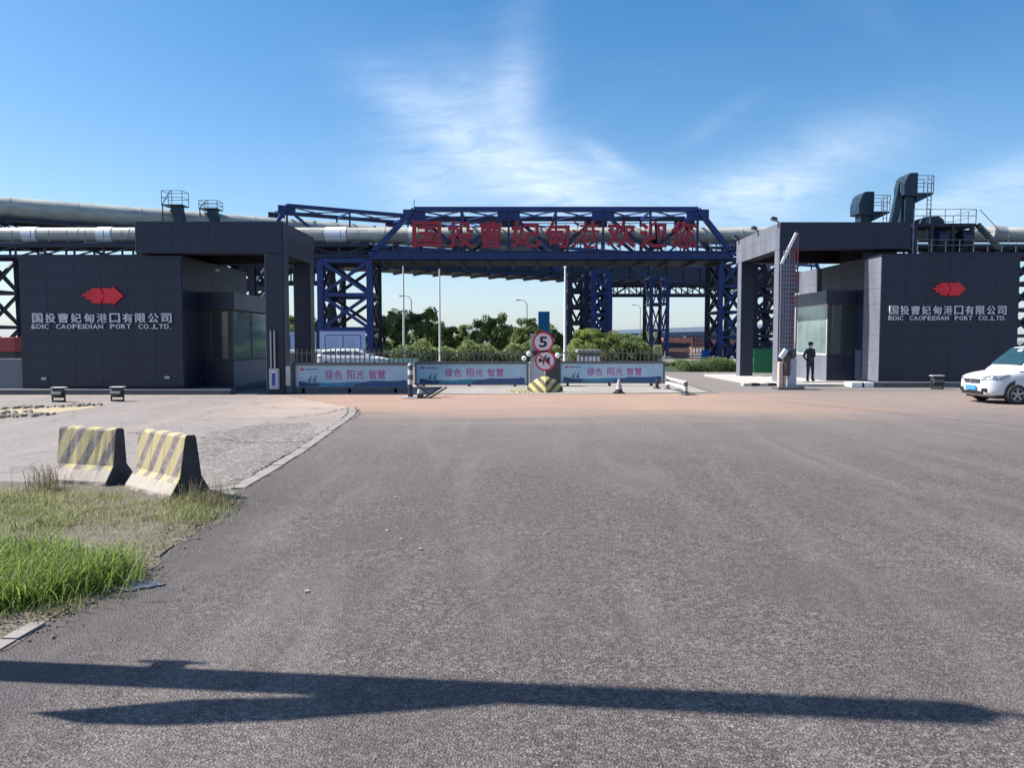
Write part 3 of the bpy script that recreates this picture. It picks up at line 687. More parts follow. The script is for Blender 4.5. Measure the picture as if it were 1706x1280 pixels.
# approach spans of the oblique bridge to the left: open girder under the high tube
def girder(label, name, A, B, zlo, zhi, off, n, m_=BLUEDK, rail=True, group=None):
    t = thing(name, label, 'conveyor girder', (A[0], A[1], zlo), group=group)
    A = Vector((*A, 0)); B = Vector((*B, 0)); d = (B-A).normalized(); L_ = (B-A).length; nrm = Vector((-d.y, d.x, 0))*off; up = Vector((0, 0, 1))
    for o_ in (Vector(), nrm):
        P = lambda s_, z: A+o_+d*s_+up*z
        member(t, P(0, zlo), P(L_, zlo), .22, .22, 'bottom_chord', m_); member(t, P(0, zhi), P(L_, zhi), .22, .26, 'top_chord', m_)
        for i in range(n):
            a, b = L_*i/n, L_*(i+1)/n
            member(t, P(a, zlo), P(a, zhi), .12, .12, 'post', m_)
            if i % 2: member(t, P(a, zlo+.1), P(b, zhi-.1), .11, .11, 'brace', m_)
            else: member(t, P(a, zhi-.1), P(b, zlo+.1), .11, .11, 'brace', m_)
    mb = MB(); c0 = rel(A+nrm/2+up*(zhi+.16), t); mb.beam(c0, c0+d*L_, off, .06); mb.build('deck', m_, t)
    if rail:
        for zz in (.45, .9): member(t, A-nrm*.03+up*(zhi+.2+zz), A-nrm*.03+d*L_+up*(zhi+.2+zz), .035, .035, 'hand_rail', RAILM)
        k = int(L_/1.4); me = MB().box((-.022, -.022, 0), (.022, .022, .92)).mesh('rail_post', RAILM)
        for i in range(k): put('rail_post', me, t, rel(A-nrm*.03+d*(L_*(i+.5)/k)+up*(zhi+.2), t))
    return t
lA = bA-slope*36
girder('dark steel girder under the higher curving tube at upper left', 'conveyor_girder', tuple(lA), tuple(bA), 10.7, 12.05, 3, 14, rail=False)

# tubes
def tube_run(label, pts, r_, bands, seg=4.0, group=None, hood=True):
    t = thing('conveyor_tube', label, 'conveyor tube', pts[0]); t0 = t.location
    pts = [Vector(p) for p in pts]; rs = resample(pts, seg)
    for a, b in zip(rs, rs[1:]):
        d = (b-a).normalized()
        o = MB().tube([a-t0, b-d*.02-t0], r_, 20).build('tube_segment', TUBEM, t); autosmooth(o)
        o = MB().tube([a-t0-d*.06, a-t0+d*.06], r_+.03, 20).build('collar', TUBEM, t); autosmooth(o)
    for (p, q) in bands:
        o = MB().tube([Vector(p)-t0, Vector(q)-t0], r_+.045, 24).build('band', BANDM, t); autosmooth(o)
    return t
YT = 60.2; zc = (Z(379, YT)+Z(404, YT))/2; rt = (Z(379, YT)-Z(404, YT))/2
bands = [((X(a, YT-.0), YT, zc), (X(b, YT), YT, zc)) for a, b in ((50, 73), (172, 196), (547, 581), (684, 692))]
tube_run('long straight pale conveyor tube passing through the blue truss behind the characters', [(-70, YT, zc), (46, YT, zc)], rt, bands)
girder('dark lattice girder carrying the straight tube above the left gatehouse', 'conveyor_girder', (-70, YT-1.4), (ax0-.3, YT-1.4), Z(430, YT)+.0, Z(412, YT), 2.8, 26)
girder('dark lattice girder carrying the straight tube behind the right canopy', 'conveyor_girder', (ax1+.3, YT-1.4), (52, YT-1.4), Z(428, YT), Z(414, YT), 2.8, 16)
# high oblique tube, curving down to the right
hz = []
for k in range(30):
    s_ = -40+k*2.6; p = bA+slope*s_+Vector((-slope.y, slope.x))*1.5
    py_ = 350 if s_ < -20 else 350
    hz.append((p.x, p.y, 13.2))
tube_run('higher conveyor tube sweeping away at upper left above the straight one', hz, .95, [], 5)

# red characters on the bridge
rs_ = thing('bridge_sign', 'row of nine big faded red characters standing on the truss bridge', 'sign', (X(686, YA-.6, 390), YA-.6, Z(412, YA-.6)))
txt = '国投曹妃甸港欢迎您'
cxs = [711, 768, 818, 876, 928, 976, 1035, 1089, 1140]; wds = [48, 44, 38, 50, 42, 46, 48, 46, 44]
for ch, cx, wd in zip(txt, cxs, wds):
    Y_ = YA-.6; h_ = 44
    put('letter', glyphs(ch, 1, RED, .16, .022, (wd*Y_/F, h_*Y_/F)), rs_, at(cx, 391, Y_)-rs_.location)
for zz in (372, 405): member(rs_, at(684, zz, YA-.45), at(1164, zz, YA-.45), .05, .05, 'support_rail', BLUEDK)
for cx in cxs:
    for dx_ in (-14, 14): member(rs_, at(cx+dx_, 372, YA-.42), at(cx+dx_, 419, YA-.42), .04, .04, 'support_strut', BLUEDK)

# ------------------------------------------------------------------ support towers
def trestle(label, x0, x1, y0, y1, zt_, nl, lw=.42, bw=.2, m_=BLUE, top=True, dense=False, name='steel_tower', lean=0, platf=True):
    t = thing(name, label, 'support tower', ((x0+x1)/2, (y0+y1)/2, 0), group='blue steel towers under the conveyor bridges')
    C = [(x0, y0), (x1, y0), (x1, y1), (x0, y1)]
    zs = [.2+(zt_-.2)*i/nl for i in range(nl+1)]
    def P(i, z): 
        f = lean*(1-z/zt_); cx = (x0+x1)/2; return Vector((C[i][0]+(C[i][0]-cx)*f, C[i][1], z))
    for i in range(4):
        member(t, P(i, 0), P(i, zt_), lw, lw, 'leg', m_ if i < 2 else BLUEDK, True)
        MB().box(rel((P(i, 0).x-.4, C[i][1]-.4, 0), t), rel((P(i, 0).x+.4, C[i][1]+.4, .25), t)).build('footing', CONC, t)
    for a, b in ((0, 1), (1, 2), (2, 3), (3, 0)):
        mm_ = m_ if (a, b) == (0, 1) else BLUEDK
        for z in zs[1:]: member(t, P(a, z), P(b, z), bw, bw*1.2, 'tie', mm_)
        for z0_, z1_ in zip(zs, zs[1:]):
            if dense:
                q = (P(a, z0_)+P(b, z0_))/2
                member(t, P(a, z1_), q, bw*.8, bw*.8, 'brace', mm_); member(t, P(b, z1_), q, bw*.8, bw*.8, 'brace', mm_)
            else:
                member(t, P(a, z0_), P(b, z1_), bw*.8, bw, 'brace', mm_); member(t, P(b, z0_), P(a, z1_), bw*.8+.04, bw, 'brace', mm_)
    return t
ztA = tzb-.35
trestle('braced blue tower behind the pale blue notice boards', X(538, 59), X(619, 59), 58.6, 62.4, ztA, 3, .45, .24)
trestle('narrow blue tower standing just left of the braced tower behind the notice boards', X(535, 64), X(556, 64), 64, 68, ztA, 3, .4, .2, dense=True)
trestle('blue tower under the right end of the character bridge', X(1196, 59), X(1230, 59), 58.6, 62.4, ztA, 4, .36, .17)
trestle('dense dark tower rising behind the white flagpole near the speed sign', X(948, 84), X(975, 84), 83, 88, 9.3, 5, .5, .3, BLUEDK, dense=True)
trestle('blue tower with heavy right leg behind the green shrubs', X(985, 84), X(1011, 84), 82, 87, 9.3, 4, .55, .3, BLUE)
trestle('slender diamond braced tower above the right end of the banner fence', X(1084, 80), X(1111, 80), 80, 84, 8.6, 3, .34, .17, BLUE, dense=True)
trestle('dark lattice tower seen past the left guard booth roof', X(380, 66), X(436, 66), 64, 68, 8.6, 4, .5, .26, BLUEDK)
trestle('dark lattice tower seen through the right canopy opening', X(1243, 66), X(1287, 66), 64, 68, 8.6, 4, .42, .24, BLUEDK)
trestle('lattice tower at the extreme left edge of the port', X(-45, 61), X(8, 61), 59, 63, 8.6, 3, .45, .22, BLUE, lean=.15)
trestle('lattice tower showing past the right gatehouse wall', X(1696, 61), X(1760, 61), 59, 63, 8.6, 4, .42, .22, BLUEDK)
girder('low dark lattice girder crossing behind the right bridge towers', 'conveyor_girder', (X(1012, 82), 84), (X(1330, 82), 84), Z(491, 84), Z(474, 84), 3, 16, rail=False)
girder('low dark lattice girder crossing behind the left canopy columns', 'conveyor_girder', (X(330, 70), 70), (X(532, 70), 70), Z(470, 70), Z(449, 70), 3, 10, rail=False)

# drive station on the right roofline
def rails(t, pts, h, m_=RAILM, nm='rail'):
    for a, b in zip(pts, pts[1:]):
        a = Vector(a); b = Vector(b)
        mb = MB()
        for zz in (h, h*.55): mb.beam(a+Vector((0, 0, zz)), b+Vector((0, 0, zz)), .04)
        n = max(1, int((b-a).length/1.0))
        for i in range(n+1):
            p = a.lerp(b, i/n); mb.beam(p, p+Vector((0, 0, h)), .04)
        mb.build('railing', m_, t)
YD = 58
ds_ = thing('drive_station', 'conveyor drive platform with green motor hood and stair above the right gatehouse', 'machinery', (X(1520, YD), YD, Z(425, YD)))
x0, x1 = X(1516, YD), X(1618, YD); zp = Z(372, YD)
MB().box(rel((x0, YD, zp-.25), ds_), rel((x1, YD+3, zp), ds_)).build('platform', BLUEDK, ds_)
rails(ds_, [rel((x0, YD, zp), ds_), rel((x1, YD, zp), ds_), rel((x1, YD+3, zp), ds_)], 1.05)
rails(ds_, [rel((x0, YD+3, zp), ds_), rel((x1, YD+3, zp), ds_)], 1.05)
for px_ in (1518, 1545, 1580, 1612):
    member(ds_, (X(px_, YD), YD, Z(424, YD)), (X(px_, YD), YD, zp-.2), .25, .25, 'column', BLUEDK)
    member(ds_, (X(px_, YD), YD+3, Z(424, YD)), (X(px_, YD), YD+3, zp-.2), .25, .25, 'column', BLUEDK)
prof = [(X(1533, YD), zp), (X(1536, YD), zp+.45), (X(1545, YD), zp+.62), (X(1566, YD), zp+.66), (X(1574, YD), zp+.4), (X(1576, YD), zp)]
MB().prism([(a-ds_.location.x, b-ds_.location.z) for a, b in prof], .7, 2.2).build('motor_hood', GREENST, ds_, bev=.05)
member(ds_, (X(1622, YD), YD+.2, zp), (X(1662, YD), YD+.2, Z(414, YD)), .7, .12, 'stair_stringer', RAILM)
member(ds_, (X(1622, YD), YD-.15, zp+1), (X(1662, YD), YD-.15, Z(414, YD)+1), .04, .04, 'hand_rail', RAILM)
for i in range(9):
    p = Vector((X(1622+i*4.7, YD), YD+.2, zp+(Z(414, YD)-zp)*(i+.5)/9)); MB().box(rel(p-Vector((.14, .35, 0)), ds_), rel(p+Vector((.14, .35, .05)), ds_)).build('tread', RAILM, ds_)
o = MB().tube([rel(at(1650, 388, YD+1.6), ds_), rel(at(1672, 390, YD+1.6), ds_)], .62, 18).build('roller_drum', mat('dull_drum', (.3, .3, .3), .5), ds_); autosmooth(o)
for px_ in (1558, 1598):
    o = MB().tube([rel(at(px_, 400, YD+.5), ds_), rel(at(px_+14, 400, YD+.5), ds_)], .75, 18).build('pulley_drum', BLUEDK, ds_); autosmooth(o)
rails(ds_, [rel((x0, YD-.6, Z(421, YD)), ds_), rel((X(1700, YD), YD-.6, Z(421, YD)), ds_)], .9)
member(ds_, (X(1520, YD), YD-.6, Z(424, YD)), (X(1706, YD), YD-.6, Z(424, YD)), .3, .2, 'walkway', BLUEDK)

def head_tower(label, px, py0, py1, wpx, Y, leg):
    t = thing('chute_tower', label, 'machinery', (X(px, Y), Y, Z(400, Y))); s_ = Y/F
    x = X(px, Y); zt_ = Z(py0, Y); w_ = wpx*s_; zh = zt_-34*s_; z0 = Z(402, Y)
    MB().box(rel((x-.26*w_, Y, z0), t), rel((x+.5*w_, Y+1.0, zh+.3), t)).build('column', GREENST, t, bev=.03)
    # rounded hood
    poly = [(x-.5*w_, zh-.1), (x-.5*w_, zh+.25*(zt_-zh)+.3), (x-.33*w_, zt_-.25), (x-.1*w_, zt_), (x+.5*w_, zt_), (x+.5*w_, zh-.2)]
    MB().prism([(a-t.location.x, b-t.location.z) for a, b in poly], -.35, 1.35).build('hood', GREENST, t, bev=.06)
    if leg: member(t, (x-.4*w_, Y+.4, zt_-.6), (X(leg, Y), Y+.4, z0), .5, .45, 'inclined_chute', GREENST)
    # side platform bracket
    xb = x+.5*w_; L_ = 27*s_; zp_ = zh+.1
    MB().prism([(xb-t.location.x, zp_-t.location.z), (xb+L_-t.location.x, zp_-t.location.z), (xb+L_-t.location.x, zp_-.12-t.location.z), (xb-t.location.x, zp_-.75-t.location.z)], -.2, 1.2).build('bracket_platform', GREENST, t)
    P = lambda a, b: rel((a, b, zp_), t)
    rails(t, [P(xb, Y-.2), P(xb+L_, Y-.2), P(xb+L_, Y+1.2), P(xb, Y+1.2)], 1.3)
    # ladder
    for dx_ in (.75, 1.05): member(t, (xb+dx_, Y-.3, z0), (xb+dx_, Y-.3, zp_+1.3), .05, .05, 'ladder_rail', RAILM)
    me = MB().box((0, -.02, -.02), (.3, .02, .02)).mesh('rung', RAILM)
    z = z0+.2
    while z < zp_+1.2: put('rung', me, t, rel((xb+.75, Y-.3, z), t)); z += .32
    rails(t, [P(x-.75*w_, Y-.3), P(x-.4*w_, Y-.3)], 1.0)
    return t
head_tower('tall dark green conveyor head tower with inclined leg above the right canopy', 1506, 289, 370, 22, 59, 1480)
head_tower('shorter dark green conveyor head hood left of the tall one', 1434, 320, 365, 25, 62, None)
# small railed platforms on the upper-left tube
for (px, py, wp, hp, Y, lb) in ((287, 342, 34, 24, 70, 'small railed service platform with slanted plate on the upper tube'), (347, 348, 30, 14, 72, 'low railed platform on the upper tube nearer the truss bridge')):
    t = thing('service_platform', lb, 'platform', tuple(at(px, 368, Y)-Vector((0, 0, .1)))); s_ = Y/F; base = t.location
    z_ = Z(py, Y); w_ = wp*s_
    mb = MB(); p0 = Vector((-w_/2, 0, z_-base.z)); MB().box(p0, p0+Vector((w_, 1.4, .1))).build('platform_deck', GREENST, t)
    MB().prism([(-w_*.15, z_-base.z), (w_*.4, z_-base.z), (w_*.5, 0), (w_*.05, 0)], .2, .8).build('support_plate', GREENST, t)
    member(t, base+Vector((-w_*.45, 0, 0)), base+Vector((-w_*.45, 0, z_-base.z)), .08, .08, 'post', GREENST)
    rails(t, [p0, p0+Vector((w_*.5, 0, 0)), p0+Vector((w_, 0, 0)), p0+Vector((w_, 1.4, 0)), p0+Vector((0, 1.4, 0)), p0], hp*s_, GREENST)
    member(t, base+p0+Vector((0, 0, 0)), base+p0+Vector((w_*.45, 0, hp*s_)), .06, .06, 'brace', GREENST)

# ------------------------------------------------------------------ banner fences
SKYP = mat('banner_sky_print', (.30, .46, .56), .5, 0, .12, 1.0, var2=(.48, .58, .66)); SEAP = mat('banner_sea_print', (.05, .22, .34), .5, 0, .2, 2)
SEAD = mat('banner_deep_sea_print', (.035, .08, .20), .5); INKD = mat('banner_ship_print', (.02, .06, .14), .5)
PINK = mat('pink_print', (.42, .10, .28), .5); REDP = mat('red_print', (.5, .05, .10), .5)
FRAMEM = mat('banner_frame_grey', (.12, .115, .125), .5)
def banner_fence(label, px0, px1, Y, pyt, pyb, npk, base=False):
    x0, x1 = X(px0, Y), X(px1, Y); zt_, zb_ = Z(pyt, Y), Z(pyb, Y); W = x1-x0; h = zt_-zb_
    t = thing('banner_fence', label, 'fence', (x0, Y, 0), group='banner fences closing the gate')
    if base: MB().box((-.05, -.02, 0), (W, .24, zb_-.01)).build('base_wall', CONCDK, t, bev=.01)
    MB().box((0, .07, zb_), (W, .12, zt_)).build('back_panel', DKMETAL, t)
    MB().box((0, 0, zt_), (W, .18, zt_+.10)).box((0, 0, zb_-.05), (W, .14, zb_)).box((0, .0, zb_), (.06, .14, zt_)).box((W-.06, 0, zb_), (W, .14, zt_)).build('frame', FRAMEM, t)
    f = MB().box((.062, .045, zb_+.002), (W-.062, .068, zt_-.002)).build('banner', SKYP, t)
    # printed scene: sea, far shore, ship, cranes, words
    def pr(poly, m_, k, name='print'): MB().prism([(x*W, zb_+z*h) for x, z in poly], .045-.002*k, .0445-.002*(k-1)).build(name, m_, f)
    pr([(.04, .01), (.97, .01), (.97, .26), (.75, .22), (.5, .24), (.3, .18), (.2, .2), (.04, .16)], SEAP, 1)
    pr([(.5, .02), (.97, .02), (.97, .3), (.8, .27), (.66, .29), (.52, .12)], SEAD, 2)
    pr([(.04, .02), (.2, .02), (.24, .16), (.15, .14), (.09, .24), (.04, .27)], INKD, 3)
    for cx, hh in ((.13, .32), (.175, .36)):
        for a_, b_ in (((cx-.012, .12), (cx+.004, .12+hh*.8)), ((cx+.016, .12), (cx+.004, .12+hh*.8)), ((cx-.014, .12+hh*.45), (cx+.022, .12+hh*1.15)), ((cx+.004, .12+hh*.8), (cx+.02, .12+hh*1.1))):
            pr([(a_[0]-.003, a_[1]), (a_[0]+.003, a_[1]), (b_[0]+.003, b_[1]), (b_[0]-.003, b_[1])], INKD, 4)
    pr([(.52, .06), (.6, .08), (.6, .13), (.53, .13)], INKD, 3)
    pr([(.9, .24), (.96, .24), (.945, .3), (.94, .36), (.93, .3), (.905, .28)], INKD, 3)
    pr([(.05, .8), (.06, .88), (.085, .86), (.092, .81), (.08, .76), (.06, .76)], REDP, 1)
    pr([(.10, .79), (.205, .79), (.205, .84), (.10, .84)], mat('grey_caption_print', (.12, .14, .22), .5), 1)
    for i, ch in enumerate('绿色阳光智慧'):
        cx = (.30, .378, .488, .566, .672, .75)[i]; cz = .57
        put('print', glyphs(ch, 1, PINK, .003, .015, (.066*W, .42*h)), f, (cx*W, .040, zb_+cz*h))
    me = MB().box((-.018, 0, 0), (.018, .03, .5)).mesh('picket', PICKET)
    for k in range(npk): put('picket', me, t, (.1+(W-.2)*k/(npk-1), .09, zt_+.10))
    MB().box((0, .095, zt_+.42), (W, .118, zt_+.46)).build('picket_rail', PICKET, t)
    for k in range(3): MB().box((.3+k*(W-.9)/2, -.02, 0), (.3+k*(W-.9)/2+.1, .2, zb_-.05)).build('foot', DKMETAL, t)
    return t
banner_fence('banner fence on a dark base wall, nearest the left canopy column', 489, 684, 27.4, 609, 645, 24, True)
banner_fence('banner fence hanging clear of the ground beside the speed sign mound', 691, 880, 31.2, 607, 640, 24)
banner_fence('banner fence ending at the open lane, behind the small cone', 932, 1108, 31.6, 606, 637, 24)

# left gate pillar, cabinet with raised arm
t = thing('gate_pillar', 'dark gate pillar with white plate beside the left canopy column', 'pillar', (X(462, 27.2), 27.2, 0))
w_ = X(489, 27.2)-X(465, 27.2)
MB().box((0, 0, 0), (w_, .5, Z(607, 27.2))).build('body', CONCDK, t, bev=.012); MB().box((-.04, -.04, Z(607, 27.2)), (w_+.04, .54, Z(603, 27.2))).build('cap', FRAMEM, t)
MB().box((.05, -.02, Z(643, 27.2)), (w_-.06, -.001, Z(610, 27.2))).build('white_plate', mat('grey_white_plate', (.5, .53, .5), .5), t)
t = thing('barrier_machine', 'grey barrier cabinet with blue door and raised twin arms by the left pillar', 'barrier', (X(455, 26.9), 26.9, 0))
MB().box((-.16, 0, .17), (.16, .3, Z(614, 26.9))).build('cabinet', GREYC, t, bev=.02)
MB().box((-.05, -.012, .3), (.06, -.001, Z(622, 26.9))).build('door', mat('blue_enamel', (.02, .04, .3), .4), t)
MB().box((-.05, -.014, Z(621, 26.9)), (.04, -.001, Z(618.5, 26.9))).build('label_plate', WHITEP, t)
for dx_ in (-.1, .03): MB().beam((dx_, .1, .8), (dx_-.0, .1, Z(551, 26.9)), .05, .09).build('arm', STEEL, t)

# middle striped bollard with folded barrier foot
BW = stripes('black_white_bands', (.02, .02, .02), (.5, .49, .46), 3.2, (0, 0, 1), .4, (.4, .4, .4))
t = thing('barrier_post', 'black and white banded post between the two left banner fences', 'barrier', tuple(G(684, 664)), )
Yp = t.location.y
MB().lathe([(.16, 0), (.16, .04), (.09, .05), (.075, .45), (.06, .5)], n=16).build('base', BLACKP, t)
o = MB().lathe([(.085, .45), (.085, 1.12), (.06, 1.16)], n=16).build('post', BW, t); autosmooth(o)
MB().box((-.24, -.2, 0), (.24, .2, .05)).build('foot_plate', GREYC, t, bev=.01)
MB().beam((.05, 0, 1.1), (.07, .05, 1.7), .04).build('rod', PICKET, t)
for (a, b) in (((.1, .1, .52), (.55, .7, .05)), ((.35, .1, .3), (.9, .7, .3)), ((.45, -.1, .02), (.95, .85, .32)), ((.65, -.1, .02), (1.12, .85, .32))): MB().beam(a, b, .04, .05).build('brace', DKMETAL, t)
MB().lathe([(.1, .0), (.12, .1), (.06, .35), (.02, .45)], (.3, .15, 0), 12).build('cone_weight', BW, t)

# speed limit sign on a striped mound -------------------------------------------------
sp_ = G(908, 655); sp_.y += .45; sp_.x = X(908, sp_.y)
mound_m = stripes('yellow_black_chevron', (.50, .43, .14), (.05, .045, .04), 2.6, (1, 0, 1.0), .35, (.36, .31, .2))
mound_m2 = stripes('yellow_black_chevron_left', (.50, .43, .14), (.05, .045, .04), 2.6, (-1, 0, 1.0), .35, (.36, .31, .2), ramp=.55)
mn = tag(bpy.data.objects.new('striped_mound', None), 'yellow and black chevron concrete mound holding the speed limit sign', 'mound'); COL.objects.link(mn); mn.location = (sp_.x, sp_.y, 0)
def mound_half(sgn):
    mb = MB(); rows = []; n = 9
    for z, r_ in ((0, 1.0), (.12, .98), (.28, .88), (.42, .70), (.52, .45), (.575, .15), (.58, .0)):
        row = []
        for k in range(n):
            t_ = -math.pi/2 + sgn*math.pi*k/(n-1); rr = r_*.66*(1+.05*math.sin(6*t_+z*9))
            # four-sided rounded footprint: pointed toward the viewer
            sq = 1/(abs(math.cos(t_))**1.15+abs(math.sin(t_))**1.15)**(1/1.15)
            row.append((rr*sq*math.cos(t_), rr*sq*math.sin(t_)*.8, z+.03*math.sin(5*t_+z*17)*(z > 0)*(1-z)+.012*math.sin(13*t_+z*31)*(z > 0)))
        rows.append(row)
    vs = [v for r_ in rows for v in r_]; fs = []
    for i in range(len(rows)-1):
        for k in range(n-1): fs.append((i*n+k, i*n+k+1, (i+1)*n+k+1, (i+1)*n+k))
    mb.add(vs, fs); return mb
o = mound_half(1).build('mound_side', mound_m2, mn); autosmooth(o, 60)
o = mound_half(-1).build('mound_side', mound_m, mn); autosmooth(o, 60)
mbs = MB()
for k in range(160):
    a_ = random.uniform(2.2, 4.4); q_ = abs(random.gauss(.75, .22)); rock(mbs, (sp_.x+q_*math.cos(a_)*1.2, sp_.y+.2+q_*math.sin(a_)*.8, .02), random.uniform(.03, .10))
o = mbs.build('sand', mat('spilled_sand', (.42, .36, .2), .95, 0, .2, 8)); tag(o, 'yellowish sand and rubble spilled beside the striped mound', None, kind='stuff')
ss = thing('speed_sign', 'round speed limit five sign above a no horn sign on a grey pole in the mound', 'traffic sign', (sp_.x, sp_.y, .5))
ss['label'] = 'grey pole with two round red rimmed signs, the top one reading 5'
Ys = sp_.y-.08
MB().lathe([(.035, 0), (.035, Z(553, Ys)-.5)], n=12).build('pole', STEEL, ss)
SIGNW = mat('sign_white', (.62, .58, .64), .5, 0, .05); SIGNR = mat('sign_red', (.55, .02, .05), .45); INK = mat('sign_black', (.01, .01, .012), .5)
for (px, py, r_, kind) in ((905, 570, 17.5, '5'), (908.5, 601, 17.5, 'h')):
    c = at(px, py, Ys); c = Vector((c.x, Ys, c.z)); rr = r_*Ys/F
    d_ = MB().lathe([(rr, 0), (rr, .02)], axis='y', n=36).build('sign_disc', SIGNW, ss, loc=rel(c, ss))
    ring = MB(); n = 40
    vs = []; 
    for k in range(n):
        a_ = 2*math.pi*k/n
        for q, yy in ((rr, -.003), (rr*.82, -.003), (rr*.82, -.0005), (rr, -.0005)): vs.append((q*math.cos(a_), yy, q*math.sin(a_)))
    fs = []
    for k in range(n):
        k2 = (k+1) % n
        for j in range(4): fs.append((k*4+j, k*4+(j+1) % 4, k2*4+(j+1) % 4, k2*4+j))
    ring.add(vs, fs).build('rim', SIGNR, d_)
    if kind == '5':
        put('numeral', glyphs('5', 1, INK, .003, .03, (rr*.78, rr*1.05)), d_, (-.0, -.003, 0))
    else:
        g = MB(); q = rr
        # horn symbol: bell, tube, bulb
        g.prism([(-.05*q, -.12*q), (.42*q, -.42*q), (.42*q, .38*q), (-.05*q, .12*q)], -.003, -.0005)
        g.prism([(-.35*q, -.06*q), (-.04*q, -.06*q), (-.04*q, .08*q), (-.35*q, .08*q)], -.003, -.0005)
        g.prism([(-.5*q+.17*q*math.cos(a_), .02*q+.2*q*math.sin(a_)) for a_ in [i*math.pi/6 for i in range(12)]], -.003, -.0005)
        g.prism([(-.3*q, .0), (-.2*q, -.42*q), (-.08*q, -.42*q), (-.16*q, .0)], -.003, -.0005); g.prism([(.05*q, .2*q), (.15*q, .5*q), (.0, .5*q), (-.2*q, .1*q)], -.003, -.0005)
        g.build('symbol', INK, d_)
        g = MB(); g.beam((-.6*q, -.0055, .6*q), (.6*q, -.0055, -.6*q), .003, .13*q, up=(1, 0, 1)); g.build('slash', SIGNR, d_)
# equipment behind: grey pillar, screen, cameras
ck = thing('control_pillar', 'pale grey control pillar with dark screen and camera domes behind the speed sign', 'pillar', (X(892, 31.4), 31.4, 0))
MB().box((-.25, 0, 0), (.35, .5, Z(604, 31.4))).build('cabinet', GREYC, ck, bev=.015)
MB().box((-.37, .02, 0), (-.27, .3, Z(604, 31.4))).build('side_post', mat('pinkish_post', (.45, .38, .42), .6), ck)
MB().box((.36, .1, 0), (1.0, .5, Z(598, 31.4))).build('dark_housing', DKMETAL, ck, bev=.02)
MB().box((-.1, -.05, Z(593, 31.4)), (.75, .12, Z(584.5, 31.4))).build('display', BLACKP, ck)
MB().box((-.2, .12, Z(604, 31.4)), (.05, .25, Z(556, 31.4))).build('post', mat('green_grey_post', (.28, .31, .3), .5), ck)
for px, py in ((873, 597), (881, 589), (929, 592)):
    c = rel(at(px, py, 31.3), ck)
    o = MB().lathe([(.0, -.13), (.06, -.11), (.1, -.03), (.1, .04), (.07, .08), (.02, .09)], n=16).build('camera_dome', WHITEP, ck, loc=c); autosmooth(o)
    member(ck, ck.location+c+Vector((0, .05, .05)), ck.location+Vector((0, .2, c.z+.05)), .03, .03, 'camera_bracket', DKMETAL)

# traffic cone
t = thing('traffic_cone', 'small worn white topped cone with dark base in front of the banner fence', 'traffic cone', tuple(G(1031, 656)))
MB().box((-.2, -.2, 0), (.2, .2, .05)).build('base', BLACKP, t, bev=.01)
o = MB().lathe([(.15, .05), (.12, .16)], n=20).build('skirt', BLACKP, t)
o = MB().lathe([(.12, .16), (.035, .52), (.02, .53)], n=20).build('cone_body', mat('dirty_cone', (.40, .37, .34), .7, 0, .3, 9), t); autosmooth(o)

# low white rail barrier
t = thing('rail_barrier', 'low barrier of two white rails on black and white posts beside the open lane', 'barrier', tuple(G(1142, 659)))
p1 = G(1142, 659); p2 = G(1112, 649); v = p2-p1
for k, q in enumerate((Vector(), v)):
    o = MB().lathe([(.16, 0), (.15, .05), (.075, .07), (.075, .42), (.06, .5), (.03, .53)], n=16).build('post', BW, t, loc=q); autosmooth(o)
MB().lathe([(.17, 0), (.15, .05), (.07, .07), (.07, .32), (.03, .36)], (v.x-.35, v.y+.3, 0), 14).build('weight_block', BLACKP, t)
for zz in (.26, .45): MB().beam(Vector((0, 0, zz))-v*.02, v+Vector((0, 0, zz)), .06, .07).build('rail', WHITEP, t)

# raised boom barrier at the right lane -----------------------------------------------
YM = 29.3
bm_ = thing('boom_barrier', 'raised lattice boom barrier folded upright in front of the sunlit canopy column', 'barrier', (X(1312, YM), YM, 0))
L0 = X(1299, YM)-bm_.location.x; L1 = X(1326, YM)-bm_.location.x
LATT = mat('boom_grey_paint', (.17, .165, .22), .5); REDW = stripes('boom_red_white', (.22, .05, .06), (.12, .10, .15), 1.2, (0, 0, 1), .2, (.25, .2, .25), ramp=.6)
zt0, zt1 = Z(388, YM), Z(435, YM)
n = 7
for k in range(n):
    x_ = L0+(L1-L0)*k/(n-1); top = zt1+(zt0-zt1)*(.25+.75*k/(n-1)) if k else zt1
    MB().box((x_-.02, 0, Z(596, YM)), (x_+.02, .05, top)).build('bar', REDW if k >= 4 else LATT, bm_)
z = Z(590, YM); me = MB().box((L0, -.012, 0), (L1-.08, -.002, .05)).mesh('lattice_strip', LATT)
while z < zt1-.1: put('lattice_strip', me, bm_, (0, 0, z)); z += .17
MB().beam((L0, .02, zt1-.1), (L1-.08, .02, zt0), .07, .10).build('top_bar', WHITEP, bm_)
MB().box((L0-.05, -.1, 0), (L0+.1, .12, Z(603, YM))).build('kerb_post', mat('salmon_post', (.55, .40, .33), .7, 0, .15), bm_, bev=.01)
MB().box((L0+.16, -.05, 0), (L0+.26, .1, Z(622, YM))).build('kerb_post', MATS['salmon_post'], bm_)
o = MB().lathe([(.12, 0), (.15, .05), (.15, .75), (.1, .85)], (L0+.26, 0, .55), 18).build('spring_drum', stripes('ribbed_drum', (.035, .03, .03), (.12, .1, .1), 14, (0, 0, 1), .1, (.1, .1, .1)), bm_); autosmooth(o)
MB().box((L0+.34, .08, .1), (L0+.34+.36, .5, Z(598, YM))).build('cabinet', GREYC, bm_, bev=.02)
MB().box((L0+.05, -.02, Z(598, YM)), (L0+.5, .35, Z(585, YM))).build('motor_head', BLACKP, bm_, bev=.04)
